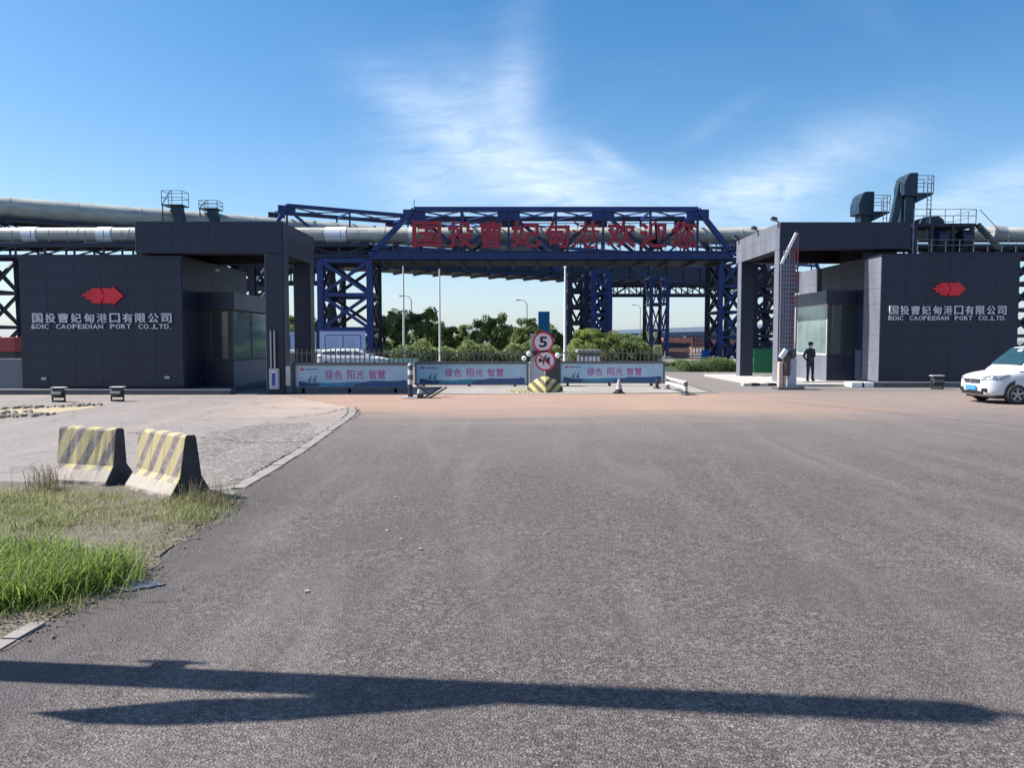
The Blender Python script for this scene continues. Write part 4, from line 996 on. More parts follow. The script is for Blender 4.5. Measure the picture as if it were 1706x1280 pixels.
MB().beam((L0+.0, -.1, Z(596, YM)), (L0+.22, -.06, Z(583, YM)), .12, .16).build('warning_lamp', WHITEP, bm_)
MB().box((L0-.1, -.2, 0), (L1+.3, .6, .12)).build('foot_plate', CONCDK, bm_, bev=.02)
isl = thing('lane_island', 'low kerbed island under the right canopy columns', None); isl['kind'] = 'structure'
for i in range(6):
    MB().box((xr0-1.3, 32.0+i*1.4, 0), (xr0+1.0, 32.0+i*1.4+1.39, .12)).build('kerb_stone', CONC, isl, bev=.012)
for i in range(5):
    MB().box((X(1238+i*14, 31.7), 31.6, 0), (X(1238+i*14+13.8, 31.7), 31.98, .12)).build('kerb_stone', (CONC, BLACKP)[i % 2], isl, bev=.012)

# ground floodlights
def ground_flood(label, px, py, big=False):
    p = G(px, py); t = thing('ground_floodlight', label, 'floodlight', tuple(p)); s_ = 1.2 if big else 1
    MB().box((-.16*s_, -.1, 0), (.16*s_, .12, .05)).build('base', DKMETAL, t)
    MB().beam((-.19*s_, 0, .03), (-.19*s_, 0, .3*s_), .03, .05).beam((.19*s_, 0, .03), (.19*s_, 0, .3*s_), .03, .05).build('bracket', DKMETAL, t)
    h_ = MB().box((-.17*s_, -.12, -.12*s_), (.17*s_, .12, .12*s_)).build('housing', DKMETAL, t, bev=.02, loc=(0, 0, .28*s_)); h_.rotation_euler = (R(-30), 0, 0)
    g_ = MB().box((-.15*s_, .121, -.1*s_), (.15*s_, .13, .1*s_)).build('lens', GLASSL, h_)
    MB().box((-.2*s_, -.1, .0), (.2*s_, .16, .02)).build('visor', WHITEP, t, loc=(0, 0, .44*s_))
    return t
ground_flood('small ground floodlight below the first lettering, nearer the left frame edge', 98, 670)
ground_flood('small ground floodlight below the middle of the left gatehouse wall', 196, 669)
ground_flood('larger grey ground floodlight on the asphalt left of the white van', 1561, 649, True)

# ------------------------------------------------------------------ things behind the gate
def board(label, px0, px1, py0, Y, cols, legs=True):
    x0, x1 = X(px0, Y), X(px1, Y); zt_ = Z(py0, Y); W = x1-x0
    t = thing('notice_board', label, 'notice board', (x0, Y, 0))
    MB().box((0, 0, .35), (W, .08, zt_)).build('panel', BOARDW, t)
    MB().box((0, -.03, zt_), (W, .1, zt_+.06)).box((0, -.03, .3), (W, .1, .35)).build('frame', NAVY, t)
    MB().box((W*.12, -.006, zt_-.3), (W*.9, -.001, zt_-.24)).build('header_line', NAVY, t)
    for k in range(cols+1):
        x_ = W*(.12+.78*k/cols); MB().box((x_-.03, -.009, .5), (x_+.03, -.002, zt_-.31)).build('column_line', NAVY, t)
    mb = MB(); z = zt_-.5
    while z > .6:
        for k in range(cols): mb.box((W*(.14+.78*k/cols), -.004, z), (W*(.14+.78*k/cols)+W*.7/cols*random.uniform(.6, .95), -.001, z+.025))
        z -= .1
    mb.build('text_lines', mat('faint_print', (.25, .28, .45), .6), t)
    for x_ in (.05, W-.15): MB().box((x_, .09, 0), (x_+.1, .19, zt_)).build('leg', DKMETAL, t)
    return t
board('wide pale blue notice board with two ruled columns below the braced tower', 533, 609, 552, 52, 2)
board('narrower pale blue notice board seen between the left canopy columns', 478, 527, 553, 52, 1)
sh = thing('lean_to_shelter', 'long low shelter with bright white roof edge behind the first banner fence', 'shelter', (X(474, 46), 46, 0))
MB().box((0, 0, Z(588, 46)), (X(541, 46)-X(474, 46), 3, Z(583.5, 46))).build('roof', WHITEP, sh)
MB().box((.1, .3, 0), (X(533, 46)-X(474, 46), 2.8, Z(588.2, 46))).build('wall', mat('grey_shed_wall', (.16, .15, .15), .8), sh)
MB().prism([(X(536, 46)-sh.location.x, Z(590, 46)), (X(562, 46)-sh.location.x, Z(587, 46)), (X(562, 46)-sh.location.x, Z(584, 46)), (X(542, 46)-sh.location.x, Z(583.5, 46))], 0, 2.5).build('dark_awning', DKMETAL, sh)
gf = thing('green_fence', 'pale green hoarding panels behind the fence near the leftmost flagpole', 'fence', (X(632, 56), 56, 0))
me = MB().box((0, 0, 0), (.96, .05, Z(597, 56))).mesh('panel', mat('pale_green_sheet', (.28, .52, .40), .5))
for k in range(3): put('panel', me, gf, (k*.98, 0, 0))
gh = thing('green_hoarding', 'saturated green hoarding inside the right canopy opening', 'hoarding', (X(1256, 45), 45, 0))
me = MB().box((0, 0, 0), (.62, .05, Z(581, 45))).mesh('panel', GREENP)
for k in range(4): put('panel', me, gh, (k*.625, 0, 0))
ko = thing('kiosk', 'small white kiosk with overhanging flat roof behind the third banner fence', 'kiosk', (X(966, 44), 44, 0))
wk = X(1001, 44)-X(968, 44)
MB().box((0, 0, 0), (wk, 2, Z(590, 44))).build('wall', mat('kiosk_grey', (.12, .12, .13), .7), ko)
MB().box((-.15, -.2, Z(587, 44)), (wk+.1, 2.2, Z(583, 44))).build('roof', mat('kiosk_roof', (.3, .28, .26), .7), ko)
for k in range(5): MB().box((.06+k*wk/5, -.02, .3), (.02+(k+1)*wk/5-.02, -.001, Z(594, 44))).build('white_panel', WHITEP, ko)
ys = thing('yellow_notice', 'faded yellow green notice on the fence near its open end', 'sign', (X(1089, 33), 33.0, 0))
MB().box((0, 0, Z(590, 33)), (X(1102, 33)-X(1089, 33), .04, Z(575, 33))).build('plate', YELLOWG, ys, bev=.01)
for x_ in (.05, .27): MB().box((x_, .045, 0), (x_+.04, .08, Z(578, 33))).build('leg', DKMETAL, ys)
MB().box((.05, -.004, Z(586, 33)), (.29, -.001, Z(579, 33))).build('printed_box', mat('olive_print', (.22, .25, .08), .6), ys)

bb = thing('blue_billboard', 'tall plain blue billboard showing above the top round sign', 'billboard', (X(906, 95), 95, 0))
w_ = 19*95/F; MB().box((-w_/2, 0, Z(556, 95)), (w_/2, .25, Z(519, 95))).build('panel', mat('cyan_blue_sheet', (.02, .22, .52), .45), bb, bev=.03)
for x_ in (-w_*.35, w_*.3): MB().box((x_, .26, 0), (x_+.15, .45, Z(522, 95))).build('post', STEEL, bb)

# orange rack, blue bin, brick stacks
ra = thing('steel_rack', 'rusty orange steel rack beyond the lawn by the right tower', 'rack', (X(1153, 72), 72, 0))
w_ = X(1182, 72)-X(1153, 72)
for k in range(6): MB().box((w_*k/5-.04, 0, .0 if k in (0, 5) else Z(589, 72)), (w_*k/5+.04, .08, Z(563, 72))).build('upright', ORANGE, ra)
for k in range(4): zz = Z(588, 72)+(Z(563, 72)-Z(588, 72))*k/3; MB().box((-.05, -.02, zz-.04), (w_+.05, .1, zz+.04)).build('shelf_beam', ORANGE, ra)
bn = MB().box((0, 0, 0), (X(1184, 60)-X(1171, 60), .6, Z(583, 60))).build('blue_bin', mat('blue_plastic', (.02, .12, .42), .5), loc=(X(1171, 60), 60, 0), bev=.04); tag(bn, 'bright blue bin on the lawn beside the orange rack', 'bin')
PINKC = mat('pink_brown_sheeting', (.48, .22, .17), .8, 0, .25, 1, coord='World')
for (a, b, py, Y, lab) in ((1104, 1152, 562, 112, 'long rusty pink stack of steel beyond the lawn'), (1180, 1290, 566, 108, 'shorter rusty pink stack behind the blue tower legs'), (1112, 1150, 585, 85, 'low terracotta coloured pile just over the hedge')):
    t = thing('material_stack', lab, 'stack', (X(a, Y), Y, 0)); zz = Z(py, Y); W = X(b, Y)-X(a, Y); n = 3
    for k in range(n): MB().box((random.uniform(0, .3), 0, zz*k/n), (W-random.uniform(0, .4), 2.5, zz*(k+1)/n-.04)).build('layer', (PINKC, BLUEDK, PINKC)[k] if py < 580 else PINKC, t)
for k in range(2):
    rt_ = thing('red_box', 'red box body above the low grey wall at the left edge' if k == 0 else 'red box body partly hidden by the van roof at the right edge', 'container', (X(-40, 40) if k == 0 else X(1698, 60), 40 if k == 0 else 57, 0))
    y_ = rt_.location.y; W = X(25, y_)-X(-40, y_) if k == 0 else 5
    MB().box((0, 0, Z(586 if k == 0 else 590, y_)), (W, 2, Z(562 if k == 0 else 530, y_))).build('box_body', mat('dull_red_paint', (.38, .05, .045), .5), rt_, bev=.03)
    MB().box((.1, .1, 0), (W-.1, 1.9, Z(586 if k == 0 else 590, y_)-.01)).build('chassis', DKMETAL, rt_)

# far conveyor gallery
fc = thing('far_gallery', 'long pale distant conveyor gallery on white columns beyond the towers', 'conveyor gallery', (X(1000, 230), 230, 0))
Yg = 230; o = MB().beam(rel(at(960, 556, Yg), fc), rel(at(1300, 543, Yg), fc), 2.5, 1.2).build('roof', mat('far_white', (.8, .82, .85), .6), fc)
MB().beam(rel(at(960, 562, Yg-.3), fc), rel(at(1300, 551.5, Yg-.3), fc), 2.5, 1.3).build('side_wall', mat('far_blue_grey', (.10, .13, .2), .7), fc)
for px in (1000, 1066, 1139, 1210, 1280): MB().box(rel((X(px, Yg)-.35, Yg-1, 0), fc), rel((X(px, Yg)+.35, Yg, Z(556, Yg)), fc)).build('column', mat('far_white', (.8, .82, .85), .6), fc)
MB().box(rel((X(985, Yg), Yg+4, 0), fc), rel((X(1250, Yg), Yg+5, Z(557, Yg)), fc)).build('back_wall', mat('far_blue_wall', (.07, .10, .17), .8, 0, .5, .3, coord='World'), fc)

# poles
def flagpole(label, px, pt, Y):
    t = thing('flagpole', label, 'pole', (X(px, Y), Y, 0), group='tall thin white poles')
    o = MB().lathe([(.11, 0), (.10, .3), (.055, Z(pt, Y)-.1), (.05, Z(pt, Y))], n=12).build('shaft', WHITEP, t); autosmooth(o)
    o = MB().lathe([(.02, 0), (.09, .06), (.09, .12), (.02, .18)], (0, 0, Z(pt, Y)), 12).build('finial', WHITEP, t)
    MB().box((-.25, -.25, 0), (.25, .25, .15)).build('footing', CONC, t); return t
flagpole('white pole in front of the dark tower, its top below the bridge deck', 941, 448, 50)
flagpole('white pole rising behind the bridge at the green hoarding panels', 673, 428, 64)
flagpole('white pole rising behind the bridge over the second banner fence', 733, 430, 66)
def street_lamp(label, px, pt, Y, sgn):
    t = thing('street_lamp', label, 'street lamp', (X(px, Y), Y, 0), group='distant curved street lamps'); zt_ = Z(pt, Y)
    MB().tube([(0, 0, 0), (0, 0, zt_-.6), (sgn*.4, 0, zt_-.1), (sgn*1.3, 0, zt_)], [.1, .06, .05, .04], 8).build('pole', STEEL, t)
    MB().box((sgn*1.3-.35, -.1, zt_-.08), (sgn*1.3+.35, .1, zt_+.06)).build('lamp_head', STEEL, t)
street_lamp('distant street lamp just right of the leftmost pole above the trees', 686, 493, 105, -1)
street_lamp('distant street lamp left of the blue billboard', 878, 500, 110, -1)
street_lamp('distant street lamp in the gap between the right towers', 1066, 508, 150, -1)

# ------------------------------------------------------------------ trees
def leaf_mat(name, c1, c2):
    m_ = bpy.data.materials.new(name); m_.use_nodes = True; nt = m_.node_tree; N = nt.nodes; L = nt.links; b = N['Principled BSDF']
    b.inputs['Roughness'].default_value = .6
    at_ = N.new('ShaderNodeAttribute'); at_.attribute_name = 'tint'
    mx = N.new('ShaderNodeMix'); mx.data_type = 'RGBA'; L.new(at_.outputs['Fac'], mx.inputs[0]); mx.inputs[6].default_value = (*c1, 1); mx.inputs[7].default_value = (*c2, 1)
    L.new(mx.outputs[2], b.inputs['Base Color'])
    tr = N.new('ShaderNodeBsdfTranslucent'); L.new(mx.outputs[2], tr.inputs[0]); ms = N.new('ShaderNodeMixShader'); ms.inputs[0].default_value = .52
    L.new(b.outputs[0], ms.inputs[1]); L.new(tr.outputs[0], ms.inputs[2]); L.new(ms.outputs[0], N['Material Output'].inputs[0])
    return m_
LEAFG = leaf_mat('green_leaves', (.10, .15, .035), (.40, .46, .15)); LEAFD = leaf_mat('dark_leaves', (.07, .115, .04), (.26, .32, .11))
def tint_mesh(mb_v, mb_f, tints, m_, name):
    me = bpy.data.meshes.new(name); me.from_pydata(mb_v, [], mb_f); me.materials.append(m_)
    a = me.attributes.new('tint', 'FLOAT', 'FACE'); a.data.foreach_set('value', tints); me.update(); return me
def crown_mesh(rng_, hgt, rad, n, m_, leaf=.16):
    V = []; Fc = []; T = []
    cl = []
    for k in range(30):
        a = rng_.uniform(0, 6.28); q = rad*math.sqrt(rng_.random())*1.0; z = hgt*rng_.uniform(.25, 1.0)
        q *= (1-.5*max(0, (z/hgt-.6)/.4)); cl.append((q*math.cos(a), q*math.sin(a), z, rng_.uniform(.13, .34)*rad, rng_.random()))
    for k in range(n):
        c = cl[k % len(cl)]
        d = Vector((rng_.gauss(0, 1), rng_.gauss(0, 1), rng_.gauss(0, .8))).normalized()*c[3]*rng_.random()**.4
        p = Vector(c[:3])+d; s_ = leaf*rng_.uniform(.6, 1.4)
        u = Vector((rng_.gauss(0, 1), rng_.gauss(0, 1), rng_.gauss(0, 1))).normalized(); v = u.orthogonal().normalized()
        o = len(V); V += [tuple(p-u*s_), tuple(p+v*s_*.45), tuple(p+u*s_), tuple(p-v*s_*.45)]; Fc.append((o, o+1, o+2, o+3)); T.append(min(1, max(0, c[4]*.6+rng_.random()*.4)))
    return tint_mesh(V, Fc, T, m_, 'crown'), cl
rt2 = random.Random(3); protos = []
for i in range(4):
    me, cl = crown_mesh(rt2, 5.0, 2.1, 4600, LEAFG if i % 2 == 0 else LEAFD)
    mb = MB(); mb.tube([(0, 0, 0), (.05, 0, 1.2), (0, .05, 2.6), (0, 0, 4.2)], [.14, .11, .07, .02], 8)
    for c in cl[:9]: mb.tube([(0, 0, 1.0+c[2]*.2), (c[0]*.5, c[1]*.5, c[2]*.75), (c[0], c[1], c[2])], [.06, .04, .012], 5)
    protos.append((me, mb.mesh('trunk', BARK, True)))
def tree(px, pt, Y, i, label, group, wide=1.0, name='tree', cat='tree'):
    h_ = Z(pt, Y)/4.9; t = thing(name, label, cat, (X(px, Y), Y, 0), group=group, rz=rt2.uniform(0, 6)); t.scale = (h_*wide, h_*wide, h_)
    put('crown', protos[i][0], t); put('trunk', protos[i][1], t); return t
TG = 'trees behind the gate'
for k, (px, pt, Y, lab, wd) in enumerate([
    (490, 532, 80, 'leafy tree between the two left canopy columns', 1.2), (520, 530, 78, 'bushy tree just left of the braced tower', 1.0),
    (640, 530, 78, 'bright green tree beside the right leg of the braced tower', 1.1), (664, 524, 80, 'bright green tree behind the leftmost white pole', 1.0),
    (700, 520, 82, 'tall spreading green tree between the first two white poles', 1.15), (722, 530, 86, 'lower slope of green leaves left of the second white pole', .9),
    (752, 548, 84, 'dark low tree immediately right of the second white pole', 1.2), (780, 546, 88, 'dark tree over the words of the second banner', 1.1),
    (805, 538, 84, 'medium tree left of the tallest middle one', 1.0), (825, 528, 82, 'tallest pointed tree in the middle of the treeline', .9),
    (845, 545, 86, 'dark round tree right of the pointed one', 1.1), (868, 550, 80, 'low dark tree left of the camera domes', 1.0), (880, 536, 92, 'tree below the distant lamp and beside the blue billboard', 1.0),
    (925, 552, 92, 'small tree between billboard and white pole', 1.0), (975, 552, 66, 'dark shrub tree in front of the dense tower', 1.3), (1005, 553, 64, 'green shrub tree in front of the heavy blue leg', 1.3), (1030, 560, 68, 'dark shrub tree right of the heavy blue leg', 1.4), (1062, 566, 70, 'dull dark shrub tree behind the fence near the diamond tower', 1.5)]):
    tree(px, pt, Y, 0 if k in (2, 3, 4, 8, 9, 15) else (1, 3, 2, 1)[k % 4], lab, TG, wd)
for k, (px, pt, Y, lab) in enumerate([(1128, 596, 56, 'dark clipped shrub at the near end of the lawn'), (1152, 601, 52, 'broad dark shrub in the middle of the lawn edge'), (1182, 600, 50, 'pale tipped shrub left of the sunlit canopy column'), (1208, 598, 54, 'dark shrub against the right tower base')]):
    t = tree(px, pt, Y, (1, 3, 2, 1)[k], lab, 'shrubs on the lawn edge', 1.0, 'shrub', 'shrub'); t.location.z = -1.0; t.scale = (t.scale[0]*3.2, t.scale[1]*2.4, t.scale[2]*1.9)
# continuous far growth
V = []; Fc = []; T = []
for k in range(26000):
    x_ = rt2.uniform(-60, 22); Y_ = rt2.uniform(112, 122); top = 2.6+1.3*math.sin(x_*.35)+.8*math.sin(x_*1.1+2); z_ = rt2.random()*max(.8, top)
    p = Vector((x_, Y_, z_)); u = Vector((rt2.gauss(0, 1), rt2.gauss(0, 1), rt2.gauss(0, 1))).normalized(); v = u.orthogonal().normalized(); s_ = .3*rt2.uniform(.5, 1.3)
    o = len(V); V += [tuple(p-u*s_), tuple(p+v*s_*.5), tuple(p+u*s_), tuple(p-v*s_*.5)]; Fc.append((o, o+1, o+2, o+3)); T.append(rt2.random()*.7)
for k in range(9000):
    x_ = rt2.uniform(10.4, 15.2); Y_ = rt2.uniform(46, 48.5); z_ = rt2.random()*(.75+.15*math.sin(x_*2.1))
    p = Vector((x_, Y_, z_)); u = Vector((rt2.gauss(0, 1), rt2.gauss(0, 1), rt2.gauss(0, 1))).normalized(); v = u.orthogonal().normalized(); s_ = .07*rt2.uniform(.5, 1.3)
    o = len(V); V += [tuple(p-u*s_), tuple(p+v*s_*.5), tuple(p+u*s_), tuple(p-v*s_*.5)]; Fc.append((o, o+1, o+2, o+3)); T.append(rt2.random()*.4)
for k in range(22000):
    x_ = rt2.uniform(-13, 13.4); Y_ = rt2.uniform(68, 72); top = 1.5+.35*math.sin(x_*1.3)+.25*math.sin(x_*3.1+2); z_ = rt2.random()*top
    if 4.4 < x_ < 5.2: continue
    p = Vector((x_, Y_, z_)); u = Vector((rt2.gauss(0, 1), rt2.gauss(0, 1), rt2.gauss(0, 1))).normalized(); v = u.orthogonal().normalized(); s_ = .15*rt2.uniform(.5, 1.3)
    o = len(V); V += [tuple(p-u*s_), tuple(p+v*s_*.5), tuple(p+u*s_), tuple(p-v*s_*.5)]; Fc.append((o, o+1, o+2, o+3)); T.append(rt2.random())
o = bpy.data.objects.new('undergrowth', tint_mesh(V, Fc, T, LEAFD, 'undergrowth')); COL.objects.link(o); tag(o, 'dark continuous undergrowth behind the separate trees', None, kind='stuff')
zup(sheet('lawn', [(8.6+5.9, 46), (8.6+5.9, 58), (30, 58), (30, 46)], .006, mat('lawn_green', (.028, .042, .018), .9, 0, .3, 2, coord='World')))
zup(sheet('lawn', [(X(1110, 46), 46), (X(1110, 46), 100), (14.0, 100), (14.0, 46)], .009, mat('lawn_green', (.028, .042, .018), .9)))

# ------------------------------------------------------------------ jersey barriers
JB = stripes('worn_yellow_stripes', (.43, .36, .17), (.17, .14, .135), 3.15, (1, 0, -.62), .55, (.37, .325, .28), zcut=.22, ramp=.56)
JBE = mat('shaded_stained_concrete', (.07, .062, .06), .9, 0, .3, 5, bump=.4)  # shade of the end faces put into the colour, along with staining
def jersey(label, A, B, h_, wb=.52):
    h_ = h_*.96
    A = Vector(A); B = Vector(B); d = B-A; L_ = d.length
    t = thing('concrete_barrier', label, 'concrete barrier', tuple(A), group='striped concrete barriers', rz=math.atan2(d.y, d.x))
    prof = [(-.0, 0), (-.0, .06), (.13, .27*h_/.8), (.19, h_-.03), (.21, h_), (wb-.21, h_), (wb-.19, h_-.03), (wb-.13, .27*h_/.8), (wb, .06), (wb, 0)]
    n = len(prof); mb = MB(); st = 14; vs = []; rj = random.Random(int(A.x*100))
    for i in range(st+1):
        x_ = L_*i/st
        for (y_, z_) in prof:
            j = .008; e = .015 if i in (0, st) else j
            vs.append((x_+rj.uniform(-e, e), y_+rj.uniform(-j, j), z_+(rj.uniform(-.012, .004) if z_ > .5 else 0)))
    fs = [(i*n+k, i*n+(k+1) % n, (i+1)*n+(k+1) % n, (i+1)*n+k) for i in range(st) for k in range(n)]
    fs += [tuple(range(n)), tuple(st*n+k for k in range(n))]
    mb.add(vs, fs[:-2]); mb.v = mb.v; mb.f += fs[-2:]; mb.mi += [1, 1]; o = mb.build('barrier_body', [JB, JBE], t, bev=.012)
    return t
a1, b1 = G(82, 806), G(176, 812); a2, b2 = G(208, 815), G(284, 836)
def xl(px, p): return X(px, p.y)
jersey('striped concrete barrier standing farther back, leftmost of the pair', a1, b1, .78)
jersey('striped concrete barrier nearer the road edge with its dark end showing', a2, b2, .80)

# ------------------------------------------------------------------ grass
def blades(name, label, polys, n, hmin, hmax, wd, c1, c2, clump=0, seed=1, lean=.5):
    rg_ = random.Random(seed); V = []; Fc = []; T = []
    def inside(x, y, poly):
        r_ = False; j = len(poly)-1
        for i in range(len(poly)):
            xi, yi = poly[i]; xj, yj = poly[j]
            if (yi > y) != (yj > y) and x < (xj-xi)*(y-yi)/(yj-yi)+xi: r_ = not r_
            j = i
        return r_
    for poly, frac, hs in polys:
        xs = [p[0] for p in poly]; ys = [p[1] for p in poly]; cs = []
        while len(cs) < clump:
            x, y = rg_.uniform(min(xs), max(xs)), rg_.uniform(min(ys), max(ys))
            if inside(x, y, poly): cs.append((x, y, rg_.uniform(.06, .22), rg_.uniform(.5, 1.15), rg_.random()))
        for k in range(int(n*frac)):
            c = rg_.choice(cs); x = c[0]+rg_.gauss(0, c[2]); y = c[1]+rg_.gauss(0, c[2])
            h_ = rg_.uniform(hmin, hmax)*c[3]*hs; a = rg_.uniform(0, 6.28); ln = h_*rg_.uniform(.1, lean)*1.3
            d = Vector((math.cos(a), math.sin(a), 0)); s_ = Vector((-d.y, d.x, 0))*wd*rg_.uniform(.6, 1.3)/2; p = Vector((x, y, .0))
            m1 = p+d*ln*.3+Vector((0, 0, h_*.55)); m2 = p+d*ln*.65+Vector((0, 0, h_*.85)); tp = p+d*ln+Vector((0, 0, h_*rg_.uniform(.85, 1)))
            o = len(V); V += [tuple(q) for q in (p-s_, p+s_, m1-s_*.9, m1+s_*.9, m2-s_*.6, m2+s_*.6, tp)]
            Fc += [(o, o+1, o+3, o+2), (o+2, o+3, o+5, o+4), (o+4, o+5, o+6)]; t_ = min(1, max(0, c[4]*.5+rg_.random()*.5)); T += [t_]*3
    m_ = leaf_mat(name+'_blades', c1, c2); ob = bpy.data.objects.new(name, tint_mesh(V, Fc, T, m_, name)); COL.objects.link(ob)
    return tag(ob, label, None, kind='stuff')
def PX(l): return [tuple(G(*p)[:2]) for p in l]
green = PX([(-180, 880), (0, 935), (70, 925), (140, 945), (200, 955), (150, 975), (85, 998), (0, 1018), (-180, 1070)])
mid = PX([(-160, 830), (30, 830), (110, 850), (120, 890), (60, 900), (-160, 880)])
blades('grass', 'lush bright green grass clump at the lower left corner', [(green, 1, 1)], 26000, .10, .27, .009, (.05, .095, .014), (.34, .45, .10), 110, 5, .9)
dry = PX([(90, 822), (200, 828), (330, 840), (350, 868), (290, 885), (200, 890), (110, 880), (-50, 850), (-60, 815)])
dry2 = PX([(190, 905), (240, 915), (230, 935), (180, 930)])
dry3 = PX([(300, 828), (352, 838), (350, 868), (300, 872)])
blades('weeds', 'dry yellow green weeds round the foot of the concrete barriers', [(dry, .5, 1), (dry2, .06, .7), (dry3, .2, 1.4), (mid, .6, 1.3)], 9000, .03, .10, .007, (.15, .16, .06), (.40, .42, .19), 75, 8, 1.2)
spill = PX([(235, 925), (300, 895), (360, 860), (400, 835), (372, 835), (330, 860), (240, 905)]); spill2 = PX([(60, 1015), (150, 985), (230, 955), (240, 970), (150, 1005), (60, 1045)])
blades('stray_weeds', 'sparse stray weeds and straw on the dusty road edge', [(spill, .5, 1), (spill2, .5, 1)], 900, .02, .10, .007, (.12, .12, .05), (.34, .32, .16), 26, 15, 1.6)
mbd = MB()
for k in range(420):
    f = random.random(); a_ = G(30+f*370, 1060-f*225); s_ = random.uniform(.006, .022); cx_, cy_ = a_.x+random.gauss(-.05, .14), a_.y+random.gauss(.0, .14)
    rock(mbd, (cx_, cy_, .012), s_)
o = mbd.build('soil_crumbs', mat('soil_clods', (.15, .125, .10), .95, 0, .3, 20)); tag(o, 'soil crumbs and pebbles spilled along the road edge', None, kind='stuff')
seedy = PX([(72, 812), (86, 812), (90, 822), (70, 822)]); seedy2 = PX([(325, 828), (372, 838), (360, 848), (330, 846)])
blades('tall_weeds', 'thin dry stalks standing beside the ends of the barriers', [(seedy, .4, 1.25), (seedy2, .6, 1)], 380, .10, .32, .007, (.11, .10, .06), (.22, .19, .11), 8, 9, .7)

# ------------------------------------------------------------------ vehicles
CARW = mat('white_car_paint', (.60, .61, .64), .25, 0, .03, 1, spec=.6); CARG = mat('car_trim_black', (.015, .015, .017), .5); CHROME = mat('chrome', (.55, .56, .58), .2, .9)
CGLASS = mat('car_window_glass', (.02, .05, .055), .05, 0, .2, spec=.9); HEADL = mat('headlamp_glass', (.30, .33, .36), .12, .3, .1, spec=.8)
def car(label, name, loc, rz, L_=4.2, hroof=1.74, group=None, van=True):
    "nose at -X; built from stations along its length"
    t = thing(name, label, 'van' if van else 'car', loc, group, rz)
    hw = .83
    # lower body stations: x, zbottom, zbelt, half width
    st = [(0, .32, .72, .50), (.05, .24, .80, .66), (.18, .22, .86, .76), (.45, .22, .93, .81), (.9, .22, 1.0, .83), (1.25, .22, 1.04, .83), (2.2, .22, 1.05, .84), (3.3, .22, 1.05, .83), (4.0, .26, 1.03, .80), (4.16, .34, .98, .72)]
    def sec(x, zb_, zt_, w_):
        return [(x, y, z) for y, z in ((0, zb_), (w_*.92, zb_), (w_, zb_+.12), (w_*1.01, (zb_+zt_)/2), (w_, zt_-.12), (w_*.95, zt_-.03), (w_*.8, zt_+.005), (0, zt_+.03))]
    rows = []
    for s_ in st:
        r_ = sec(*s_); rows.append(r_+[(x, -y, z) for x, y, z in r_[-2:0:-1]])
    n = len(rows[0]); mb = MB(); vs = [v for r_ in rows for v in r_]
    fs = [(i*n+k, i*n+(k+1) % n, (i+1)*n+(k+1) % n, (i+1)*n+k) for i in range(len(rows)-1) for k in range(n)]+[tuple(range(n)), tuple((len(rows)-1)*n+k for k in range(n))]
    mb.add(vs, fs); b_ = mb.build('body', CARW, t); autosmooth(b_, 50)
    sm = b_.modifiers.new('sub', 'SUBSURF'); sm.levels = 1; sm.render_levels = 2
    from mathutils.bvhtree import BVHTree
    bpy.context.view_layer.update()
    dg_ = bpy.context.evaluated_depsgraph_get(); bv = BVHTree.FromObject(b_, dg_)
    def project(q, d, nm, m_, par=None, n=7, off=.008):
        d = Vector(d).normalized(); q = [Vector(p) for p in q]; mb = MB(); vs = []
        for i in range(n):
            for j in range(n):
                u, v = i/(n-1), j/(n-1); p = q[0].lerp(q[1], u).lerp(q[3].lerp(q[2], u), v)
                h_ = bv.ray_cast(p-d*1.5, d); p2 = (h_[0]+h_[1]*off) if h_[0] is not None else p
                vs.append(p2)
        mb.add(vs, [(i*n+j, (i+1)*n+j, (i+1)*n+j+1, i*n+j+1) for i in range(n-1) for j in range(n-1)])
        o_ = mb.build(nm, m_, par or t); autosmooth(o_, 60); sol = o_.modifiers.new('solid', 'SOLIDIFY'); sol.thickness = .012; sol.offset = 0
        return o_
    # cabin: roof loft
    gs = [(.92, 1.0, .76), (1.06, 1.18, .75), (1.66, hroof-.04, .68), (2.0, hroof, .69), (3.3, hroof-.01, .665), (3.85, hroof-.07, .64), (4.08, 1.08, .74)]
    mb = MB(); rows = []
    for (x, z, w_) in gs:
        r_ = [(x, 0, z+.02), (x, w_*.8, z), (x, w_*.97, z-.05), (x+ (0), .79, 1.0)]
        rows.append(r_+[(a, -b, c) for a, b, c in r_[:0:-1]])
    n = len(rows[0]); vs = [v for r_ in rows for v in r_]
    fs = [(i*n+k, i*n+(k+1) % n, (i+1)*n+(k+1) % n, (i+1)*n+k) for i in range(len(rows)-1) for k in range(n)]
    mb.add(vs, fs); c_ = mb.build('cabin', CARW, t); autosmooth(c_, 28)
    # windscreen and side glass
    def quad(pts, nm, m_, off, par=t, thick=.008):
        pts = [Vector(p) for p in pts]; nr = (pts[1]-pts[0]).cross(pts[-1]-pts[0]).normalized(); c = sum(pts, Vector())/len(pts)
        if (c-Vector((2.2, 0, .9))).dot(nr) < 0: nr = -nr
        k = len(pts); mb = MB(); mb.add([p+nr*off for p in pts]+[p+nr*(off+thick) for p in pts], [tuple(range(k)), tuple(range(2*k-1, k-1, -1))]+[(i, (i+1) % k, k+(i+1) % k, k+i) for i in range(k)])
        return mb.build(nm, m_, par)
    wsx0, wsz0, wsx1, wsz1 = 1.04, 1.16, 1.60, hroof-.085
    quad([(wsx0, -.66, wsz0), (wsx0, .66, wsz0), (wsx1, .55, wsz1), (wsx1, -.55, wsz1)], 'windscreen', CGLASS, .03)
    quad([(1.47, -.09, 1.16+.884*.43), (1.47, .09, 1.16+.884*.43), (1.54, .09, 1.16+.884*.50), (1.54, -.09, 1.16+.884*.50)], 'mirror_sticker', WHITEP, .042)
